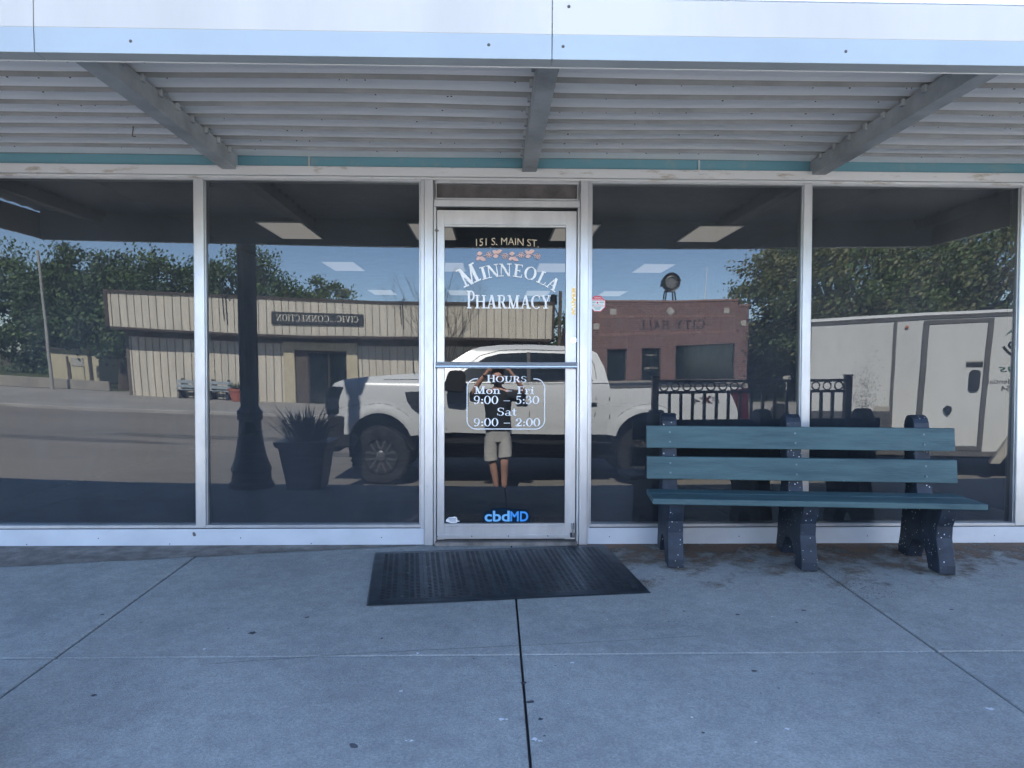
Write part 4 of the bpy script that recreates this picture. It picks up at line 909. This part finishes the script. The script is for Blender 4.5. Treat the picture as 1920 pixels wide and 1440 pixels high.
# openings are cut by building the front in pieces
g=MB(h0)
def wallseg(x0,x1,z0,z1): g.box(x0,x1,FY-.35,FY,z0,z1)
ops=[(4.75,5.55,.56,1.92),(6.15,6.96,-.4,1.96),(7.62,10.08,.56,2.04)]
cur=4.05
for (a,b,c,d) in ops:
    wallseg(cur,a,-.5,2.1); wallseg(a,b,d,2.1); wallseg(a,b,-.5,c); cur=b
wallseg(cur,10.65,-.5,2.1); wallseg(4.05,10.65,2.1,3.64); wallseg(4.53,10.17,3.64,3.86)
g.box(4.05,4.4,-38,FY-.35,-.5,3.5); g.box(10.3,10.65,-38,FY-.35,-.5,3.5)
g.build('wall','brick',ch)
g=MB(h0); g.box(4.0,10.7,FY,FY+.06,-.5,.54); g.build('foundation','conc4',ch)
g=MB(h0); g.box(4.4,10.3,-38,FY-.36,3.2,3.3); g.build('roof','roofm',ch)
g=MB(h0); g.box(4.50,10.20,FY-.37,FY+.03,3.86,3.93); g.box(4.02,4.50,FY-.37,FY+.03,3.64,3.71); g.box(10.20,10.68,FY-.37,FY+.03,3.64,3.71)
n=44
for i in range(n): # soldier courses round the name panel
    x=4.45+i*(5.55/(n-1))
    for z in (2.46,3.16): g.box(x-.05,x+.035,FY,FY+.025,z,z+.12)
for i in range(8):
    for x in (4.40,9.98): g.box(x,x+.06,FY,FY+.02,2.58+i*.073,2.58+i*.073+.06)
g.build('brick_trim','brickd',ch)
def diamond(x,z,r,rot,nm='stone_inset'):
    g=MB(h0); g.prism([(x+r*math.cos(R_(a+rot)),z+r*math.sin(R_(a+rot))) for a in (0,90,180,270)],'y',FY,FY+.03); g.build(nm,'stone',ch)
diamond(7.35,3.45,.20,0); diamond(4.97,3.42,.17,45); diamond(9.66,3.46,.17,45); diamond(4.28,2.85,.17,45); diamond(10.42,2.90,.17,45)
L=Letters(h0,FY+.01,1); revline(L,'CITY HALL',8.75,6.0,2.68,.36,.16); L.mb.build('lettering','purp',ch)
for i,(a,b,c,d) in enumerate(ops):
    g=MB(h0); g.box(a,b,FY-.16,FY-.14,c,d); o=g.build('window' if i!=1 else 'door','wind',ch)
    g=MB(h0); g.box(a,a+.04,FY-.17,FY-.08,c,d); g.box(b-.04,b,FY-.17,FY-.08,c,d); g.box(a+.04,b-.04,FY-.17,FY-.08,d-.04,d); g.build('frame','brown',o)
g=MB(h0); fn=lambda x0,x1,z,h:(lambda u,v:(x0+(x1-x0)*u,FY-.135,z+v*h)); sans('CITY HALL',1,g,fn(6.84,6.30,1.02,.14)); sans('S. MAIN ST',1,g,fn(6.80,6.36,1.62,.09)); g.build('lettering','ivory',ch)
so=(7.4,-25.4,3.3); o=empty('siren',so,'round weather siren on a four legged stand on the city hall roof','siren')
g=MB(so)
for sx_ in (-1,1):
    for sy_ in (-1,1): g.tube([(7.4+sx_*.30,-25.4+sy_*.3,3.3),(7.4+sx_*.17,-25.4+sy_*.17,4.38)],.03,6)
g.box(7.2,7.6,-25.6,-25.2,4.32,4.38); g.build('stand','black',o)
g=MB(so); g.lathe([(.10,-.42),(.22,-.38),(.24,-.1),(.17,.05),(.17,.12),(.36,.30),(.38,.36),(.30,.33),(.19,.18),(.02,.16)],(7.38,-25.4,4.66),24,'y'); g.build('horn','rimd',o,smooth=True)
g=MB(so); g.lathe([(.20,.29),(.225,.33),(.25,.36),(.22,.37),(.195,.31)],(7.38,-25.4,4.66),24,'y'); g.build('horn_rim','tgrey',o,smooth=True)
g=MB(so); g.prism([(7.05,4.60),(7.12,4.85),(7.3,5.04),(7.55,5.04),(7.74,4.86),(7.78,4.66),(7.70,4.72),(7.62,4.88),(7.38,4.96),(7.18,4.80),(7.12,4.56)],'y',-25.75,-25.2); g.build('hood','black',o,bevel=.01)
g=MB((8.87,-25.5,3.3)); g.tube([(8.87,-25.5,3.28),(8.87,-25.5,4.2),(8.90,-25.5,5.35)],.022,8,.012); tag(g.build('antenna','wht'),'thin white antenna rod on the city hall roof','antenna')
# utility poles
def pole(x,y,h,label,arm,tr_=False,r=.15,m='wood'):
    b=(x,y,-.5); o=empty('utility_pole',b,label,'utility pole')
    g=MB(b); g.tube([(x,y,-.5),(x,y,h)],r,10,r*.7); g.build('pole',m,o,smooth=True)
    if arm:
        g=MB(b); g.box(x-arm,x+arm,y+.12,y+.22,h-.5,h-.4); g.build('crossarm','wood',o)
    if tr_:
        g=MB(b); g.lathe([(.02,0),(.22,.0),(.22,.7),(.05,.75)],(x-.45,y+.1,h-1.0),12); g.tube([(x,y,h-1.9),(x-.6,y+.1,h-.7)],.04,6); g.build('transformer','black',o)
pole(4.55,-45,6.4,'wooden utility pole with transformer between the hall and city hall',.0,True)
pole(-19.4,-27,5.5,'slender pale utility pole at the left end of the street',.0,False,.075,'pale_pole')
for i,(a,b,s) in enumerate((((-12,-60,6.3),(4.4,-45,6.1),.35),((-12,-60,5.8),(4.4,-45,5.6),.35))):
    pts=[Vector(a).lerp(Vector(b),t/12)-Vector((0,0,s*4*(t/12)*(1-t/12))) for t in range(13)]
    g=MB(a); g.tube(pts,.016,4); tag(g.build('power_line','black'),['upper','lower'][i]+' power line sagging to the utility pole beside city hall','power line')
# low wall, shed and posts at the left
g=MB((-28,-28,-.5)); g.box(-60,-17.4,-28.2,-28.0,-.5,-.05); tag(g.build('low_wall','conc4',bevel=.02),'low concrete retaining wall beyond the left end of the street','wall')
s0=(-20,-35,-.4); o=empty('shed',s0,'small beige flat roofed shed under the trees at the left','shed')
g=MB(s0); g.box(-23.6,-21.0,-36.5,-34,-.5,1.3); g.build('wall','tan',o)
g=MB(s0); g.box(-23.8,-20.8,-36.7,-33.8,1.3,1.42); g.build('roof','brown',o)
g=MB(s0); g.box(-22.75,-22.65,-34,-33.95,-.5,1.0); g.box(-21.5,-21.35,-34,-33.9,-.5,1.3); g.build('post','brown',o)
g=MB(s0); g.box(-22.5,-21.8,-34,-33.96,.5,.95); g.build('window','stone',o)
for i,x in enumerate((-19.6,-18.9,-20.3)):
    g=MB((x,-30,-.5)); g.tube([(x,-30,-.5),(x,-30,.55+.1*i)],.06,8); o=tag(g.build('post','tan' if i<2 else 'wood'),['left','middle','leftmost'][i]+' short timber post behind the low wall by the shed','post')
# ---- trees
def tree(name,label,x,y,zb,h,rx,rz,cz,mats,seed,ncl,per,leaf,trunk=.25,group=None,cr=.9,bare=False,lean=0):
    rnd=random.Random(seed); b=(x,y,zb); o=empty(name,b,label,'tree',group)
    g=MB(b); top=Vector((x+lean,y,cz)); g.tube([(x,y,zb-.1),(x+.05,y,zb+(cz-zb)*.4),top],trunk,8,trunk*.45)
    cl=[]
    for i in range(ncl):
        while True:
            v=Vector((rnd.uniform(-1,1),rnd.uniform(-1,1),rnd.uniform(-1,1)))
            if .25<v.length<1: break
        v*=(1 if v.length>.6 else 1.3)
        p=Vector((x+lean+v.x*rx,y+v.y*rx,cz+v.z*rz)); cl.append(p)
        if i%3==0: m_=top.lerp(p,.45)+Vector((0,0,-.2)); g.tube([(x+lean*.6,y,zb+(cz-zb)*rnd.uniform(.45,.9)),m_,p],trunk*.3,5,.03)
    g.build('trunk','bark',o,smooth=True)
    g=MB(b)
    for p in cl:
        r=rnd.uniform(.5,1.15)*cr; g.cur=rnd.choice([0,0,1]) if len(mats)>1 else 0; base=g.cur
        for k in range(per):
            q=p+Vector((rnd.gauss(0,.5)*r,rnd.gauss(0,.5)*r,rnd.gauss(0,.36)*r)); s=leaf*rnd.uniform(.6,1.4)
            n=Vector((rnd.gauss(0,1),rnd.gauss(0,1),rnd.gauss(.5,1))).normalized(); a=n.orthogonal().normalized()*s; c_=n.cross(a)*.6
            if len(mats)>1: g.cur=base if rnd.random()<.8 else 1-base
            g.put([q-a,q-c_*.8,q+a,q+c_],[(0,1,2,3)])
    g.build('crown',mats if len(mats)>1 else mats[0],o); return o
GL='trees massed behind the cream hall'
specs=[(-31,-46,.5,5.8,3.3,3.6,1),(-26.2,-42,4.6,4.4,4.3,3.4,2),(-22.0,-44,5.4,4.9,4.6,4.3,3),(-17.0,-46,4.6,4.9,4.5,4.4,4),(-13.0,-47,4.0,3.9,4.3,3.6,5)]
lbs=['lowest dark tree at the far left edge','round crowned dark tree behind the slender pole','tallest dense green tree above the left end of the hall','broad mid green tree behind the cream hall roof','loose pale green tree rising behind the lamp post']
for (x,y,r1,rz,cz,r2,sd),lb in zip(specs,lbs):
    tree('tree',lb,x,y,-.5,9,max(r2,2.8),rz*.92,cz-.5,['leafA','leafB'] if sd<5 else ['leafB','leafC'],sd,170 if sd<5 else 90,150,.115,.3,None,1.0 if sd<5 else .8)
tree('tree','dark trunked shade tree at the left corner of the cream hall',-17.5,-29.5,-.5,5,2.2,1.2,2.3,['leafA','leafB'],21,46,90,.12,.33)
tree('tree','tree far off between the hall and city hall',7.0,-58,-.5,5,2.6,2.2,3.6,['leafA','leafB'],22,40,70,.2)
tree('tree','large olive green shade tree beside city hall above the trailer',14.6,-25.5,-.5,9,4.4,3.3,3.9,['leafC','leafB'],31,200,190,.085,.38,None,.85)
tree('tree','second olive tree beyond the trailer at the right edge',21.5,-27,-.5,9,4.6,3.6,4.6,['leafC','leafB'],32,180,170,.09,.38,None,.95)
tree('tree','dark green tree filling the gap below the olive crown',13.2,-31,-.5,6,3.4,2.0,1.4,['leafA','leafB'],33,110,110,.12,.25)
tree('tree','dark tree low behind the trailer roof',19,-33,-.5,6,5.0,2.6,1.6,['leafA','leafB'],34,120,110,.14,.25)
# bare shrub tree in front of the hall
def bare(x,y,zb,h,seed):
    rnd=random.Random(seed); b=(x,y,zb); o=empty('bare_tree',b,'leafless multi stemmed small tree in front of the cream hall','tree'); g=MB(b)
    def br(p,d,l,r,dep):
        q=p+d*l; g.tube([p,(p+q)/2+Vector((rnd.gauss(0,.03),rnd.gauss(0,.03),0)),q],r,5,r*.6,cap=False)
        if dep==0: return
        for k in range(rnd.choice([2,3])):
            nd=(d+Vector((rnd.gauss(0,.36),rnd.gauss(0,.3),rnd.uniform(0,.3)))).normalized(); br(q,nd,l*rnd.uniform(.62,.85),r*.6,dep-1)
    for k in range(6):
        a=k*1.05+rnd.random(); br(Vector((x+.1*math.cos(a),y+.1*math.sin(a),zb)),Vector((math.cos(a)*.24,math.sin(a)*.2,1)).normalized(),h*.32,.04,5)
    g.build('branches','barkg',o); return o
bt=bare(-2.15,-23.3,-.5,4.9,41)
# small sign beyond truck
g=MB((12.1,-24.5,-.5)); g.tube([(12.1,-24.5,-.5),(12.1,-24.5,.5)],.02,6); g.box(11.95,12.25,-24.5,-24.47,.45,.68); tag(g.build('yard_sign','stone'),'small white yard sign on a stake below the olive tree','sign')

# ================================================================= THE PHOTOGRAPHER
pe=empty('person',(.06,-5.0,-.6),'person in dark shirt and grey shorts photographing the storefront with a phone','person')
def skin(name,nodes,edges,m,parent,root,sub=2,org=(.06,-5.0,-.6)):
    names=list(nodes); me=bpy.data.meshes.new(name); me.from_pydata([tuple(Vector(nodes[n][:3])-Vector(org)) for n in names],[(names.index(a),names.index(b)) for a,b in edges],[])
    me.materials.append(MT[m]); o=bpy.data.objects.new(name,me); COL.objects.link(o); o.parent=parent
    sk=o.modifiers.new('skin','SKIN'); sk.use_smooth_shade=True
    if not me.skin_vertices: me.attributes.new('skin_vertex','FLOAT',"POINT")
    return o,names
def skinned(name,nodes,edges,m,parent,root,sub=1,org=(.06,-5.0,-.6)):
    names=list(nodes); bm=bmesh.new(); L_=bm.verts.layers.skin.verify()
    vs=[]
    for n in names:
        v=bm.verts.new(Vector(nodes[n][:3])-Vector(org)); r=nodes[n][3]; r2=nodes[n][4] if len(nodes[n])>4 else r
        v[L_].radius=(r,r2); v[L_].use_root=(n==root); vs.append(v)
    for a,b in edges: bm.edges.new((vs[names.index(a)],vs[names.index(b)]))
    me=bpy.data.meshes.new(name); bm.to_mesh(me); bm.free(); me.materials.append(MT[m])
    o=bpy.data.objects.new(name,me); COL.objects.link(o); o.parent=parent
    sk=o.modifiers.new('skin','SKIN'); sk.use_smooth_shade=True
    if sub: s=o.modifiers.new('sub','SUBSURF'); s.levels=sub; s.render_levels=sub
    return o
B={'pel':(.06,-5.0,.34,.11,.085),'bel':(.06,-4.99,.52,.10,.08),'che':(.06,-4.98,.70,.13,.085),'upc':(.06,-4.985,.80,.11,.08),'nek':(.055,-4.97,.89,.05),'hd1':(.055,-4.95,.97,.068,.08),'hd2':(.05,-4.95,1.05,.078,.092),'hd3':(.05,-4.96,1.10,.055,.065),
 'shL':(-.13,-4.98,.81,.058),'elL':(-.27,-4.90,.80,.043),'faL':(-.20,-4.82,.95,.038),'wrL':(-.09,-4.755,1.09,.026),'paL':(-.062,-4.745,1.135,.030,.018),
 'shR':(.25,-4.98,.81,.058),'elR':(.41,-4.90,.82,.043),'faR':(.34,-4.82,.96,.038),'wrR':(.225,-4.755,1.09,.026),'paR':(.20,-4.745,1.135,.030,.018),
 'hiL':(-.03,-5.0,.28,.085),'knL':(-.02,-4.92,-.10,.060),'caL':(.015,-4.97,-.28,.052),'anL':(.05,-5.02,-.50,.034),'hiR':(.145,-5.0,.28,.085),'knR':(.145,-4.89,-.10,.060),'caR':(.145,-4.96,-.28,.052),'anR':(.15,-5.0,-.50,.036),
 'toL':(.01,-4.89,-.555,.032,.022),'toR':(.19,-4.87,-.555,.032,.022)}
Eg=[('pel','bel'),('bel','che'),('che','upc'),('upc','nek'),('nek','hd1'),('hd1','hd2'),('hd2','hd3'),('upc','shL'),('shL','elL'),('elL','faL'),('faL','wrL'),('wrL','paL'),('upc','shR'),('shR','elR'),('elR','faR'),('faR','wrR'),('wrR','paR'),
 ('pel','hiL'),('hiL','knL'),('knL','caL'),('caL','anL'),('anL','toL'),('pel','hiR'),('hiR','knR'),('knR','caR'),('caR','anR'),('anR','toR')]
for s,px_,sg_ in (('L',-.062,1),('R',.20,-1)):
    for i,(dz,ln) in enumerate(((.030,.9),(.012,1.0),(-.006,.95),(-.022,.8))):
        B[f'f{s}{i}a']=(px_+sg_*.012,-4.728,1.150+dz,.0085); B[f'f{s}{i}b']=(px_+sg_*.040*ln,-4.722,1.152+dz,.0075); B[f'f{s}{i}c']=(px_+sg_*.058*ln,-4.730,1.152+dz,.0065)
        Eg+=[('pa'+s,f'f{s}{i}a'),(f'f{s}{i}a',f'f{s}{i}b'),(f'f{s}{i}b',f'f{s}{i}c')]
    B[f't{s}a']=(px_+sg_*.018,-4.765,1.12,.0095); B[f't{s}b']=(px_+sg_*.045,-4.762,1.135,.0075); Eg+=[('pa'+s,f't{s}a'),(f't{s}a',f't{s}b')]
skinned('body',B,Eg,'skin',pe,'pel')
g=MB((.06,-5.0,-.6)); g.prism([(-.024,1.108),(.124,1.108),(.124,1.184),(-.024,1.184)],'y',-4.716,-4.708); ph_=g.build('phone','black',None,bevel=.002); 
tag(ph_,'black phone held sideways in both hands by the photographer','phone')
# face
g=MB((.06,-5.0,-.6)); g.lathe([(.012,-.01),(.016,.0),(.011,.01),(.002,.014)],(.05,-4.868,1.015),10,'y'); g.build('nose','skin',pe,smooth=True)
for s in (-1,1):
    g=MB((.06,-5.0,-.6)); g.lathe([(.012,-.005),(.010,.004),(.002,.008)],(.05+s*.031,-4.872,1.045),10,'y'); g.build('eye','black',pe,smooth=True)
    g=MB((.06,-5.0,-.6)); g.lathe([(.004,-.012),(.024,-.006),(.026,.006),(.006,.012)],(.05+s*.083,-4.955,1.03),10,'x'); g.build('ear','skin',pe,smooth=True)
g=MB((.06,-5.0,-.6)); g.box(.025,.075,-4.885,-4.872,.972,.980); g.build('mouth','terra',pe,bevel=.003)
skinned('hair',{'a':(.05,-4.965,1.07,.088,.10),'b':(.05,-4.975,1.115,.070,.08),'c':(.05,-5.0,1.03,.075,.06)},[('a','b'),('a','c')],'hair',pe,'a',2)
def loft(g,rings,n=16):
    vs=[];fs=[];m=len(rings)
    for k,(cx_,cy_,cz_,rx_,ry_) in enumerate(rings):
        for q in range(n):
            a=2*math.pi*q/n; wv=1+.035*math.sin(3*a+k*1.3)+.02*math.sin(5*a-k); vs.append((cx_+rx_*wv*math.cos(a),cy_+ry_*wv*math.sin(a),cz_+.006*math.sin(2*a+k)))
    for k in range(m-1):
        for q in range(n): fs.append((k*n+q,k*n+(q+1)%n,(k+1)*n+(q+1)%n,(k+1)*n+q))
    fs.append(tuple(range(n))[::-1]); fs.append(tuple(range((m-1)*n,m*n))); g.put(vs,fs)
g=MB((.06,-5.0,-.6))
loft(g,[(.06,-5.0,.315,.178,.140),(.06,-5.0,.40,.170,.132),(.06,-4.99,.52,.166,.126),(.06,-4.98,.64,.180,.130),(.06,-4.98,.74,.188,.120),(.06,-4.98,.80,.180,.100),(.058,-4.975,.845,.120,.075),(.057,-4.97,.872,.062,.055)])
for sg_,sx_ in ((-1,-.13),(1,.25)):
    pts=[Vector((sx_-sg_*.05,-4.98,.775)),Vector((sx_+sg_*.03,-4.965,.775)),Vector((sx_+sg_*.10,-4.935,.765)),Vector((sx_+sg_*.155,-4.905,.765))]
    g.tube(pts,.088,14,.078)
sh_=g.build('shirt','shirt',pe,smooth=True)
g=MB((.06,-5.0,-.6))
loft(g,[(.06,-5.0,.16,.165,.128),(.06,-5.0,.26,.166,.130),(.06,-5.0,.36,.155,.120)])
loft(g,[(-.032,-4.925,-.10,.088,.086),(-.038,-4.935,-.02,.088,.086),(-.034,-4.965,.10,.090,.095),(-.022,-4.99,.22,.094,.11)])
loft(g,[(.150,-4.905,-.05,.088,.086),(.155,-4.93,.02,.088,.086),(.152,-4.96,.12,.090,.095),(.142,-4.99,.22,.094,.11)])
g.build('shorts','shorts',pe,smooth=True)
for s,(ax,ay,tx,ty) in {'L':(.07,-5.02,.01,-4.89),'R':(.15,-5.0,.19,-4.87)}.items():
    skinned('shoe',{'a':(ax,ay-.03,-.545,.045,.04),'b':(ax+(tx-ax)*.5,ay+(ty-ay)*.5,-.555,.046,.036),'c':(tx,ty+.03,-.562,.040,.028)},[('a','b'),('b','c')],'shoe',pe,'a')
g=MB((.06,-5.0,-.6)); g.lathe([(.03,-.012),(.031,.012)],(0,0,0),12); g.v=[tuple(Vector(v)+Vector((.06,-5.0,-.6))+Vector((-.115,-4.772,1.055))-Vector((.06,-5.0,-.6))-Vector((0,0,0))-Vector((.0,0,0))) for v in [tuple(Vector(q)+Vector((.06,-5.0,-.6))) for q in g.v]]
g.v=[tuple(Vector(v)-Vector((.06,-5.0,-.6))) for v in g.v]; g.build('wristwatch','black',pe)
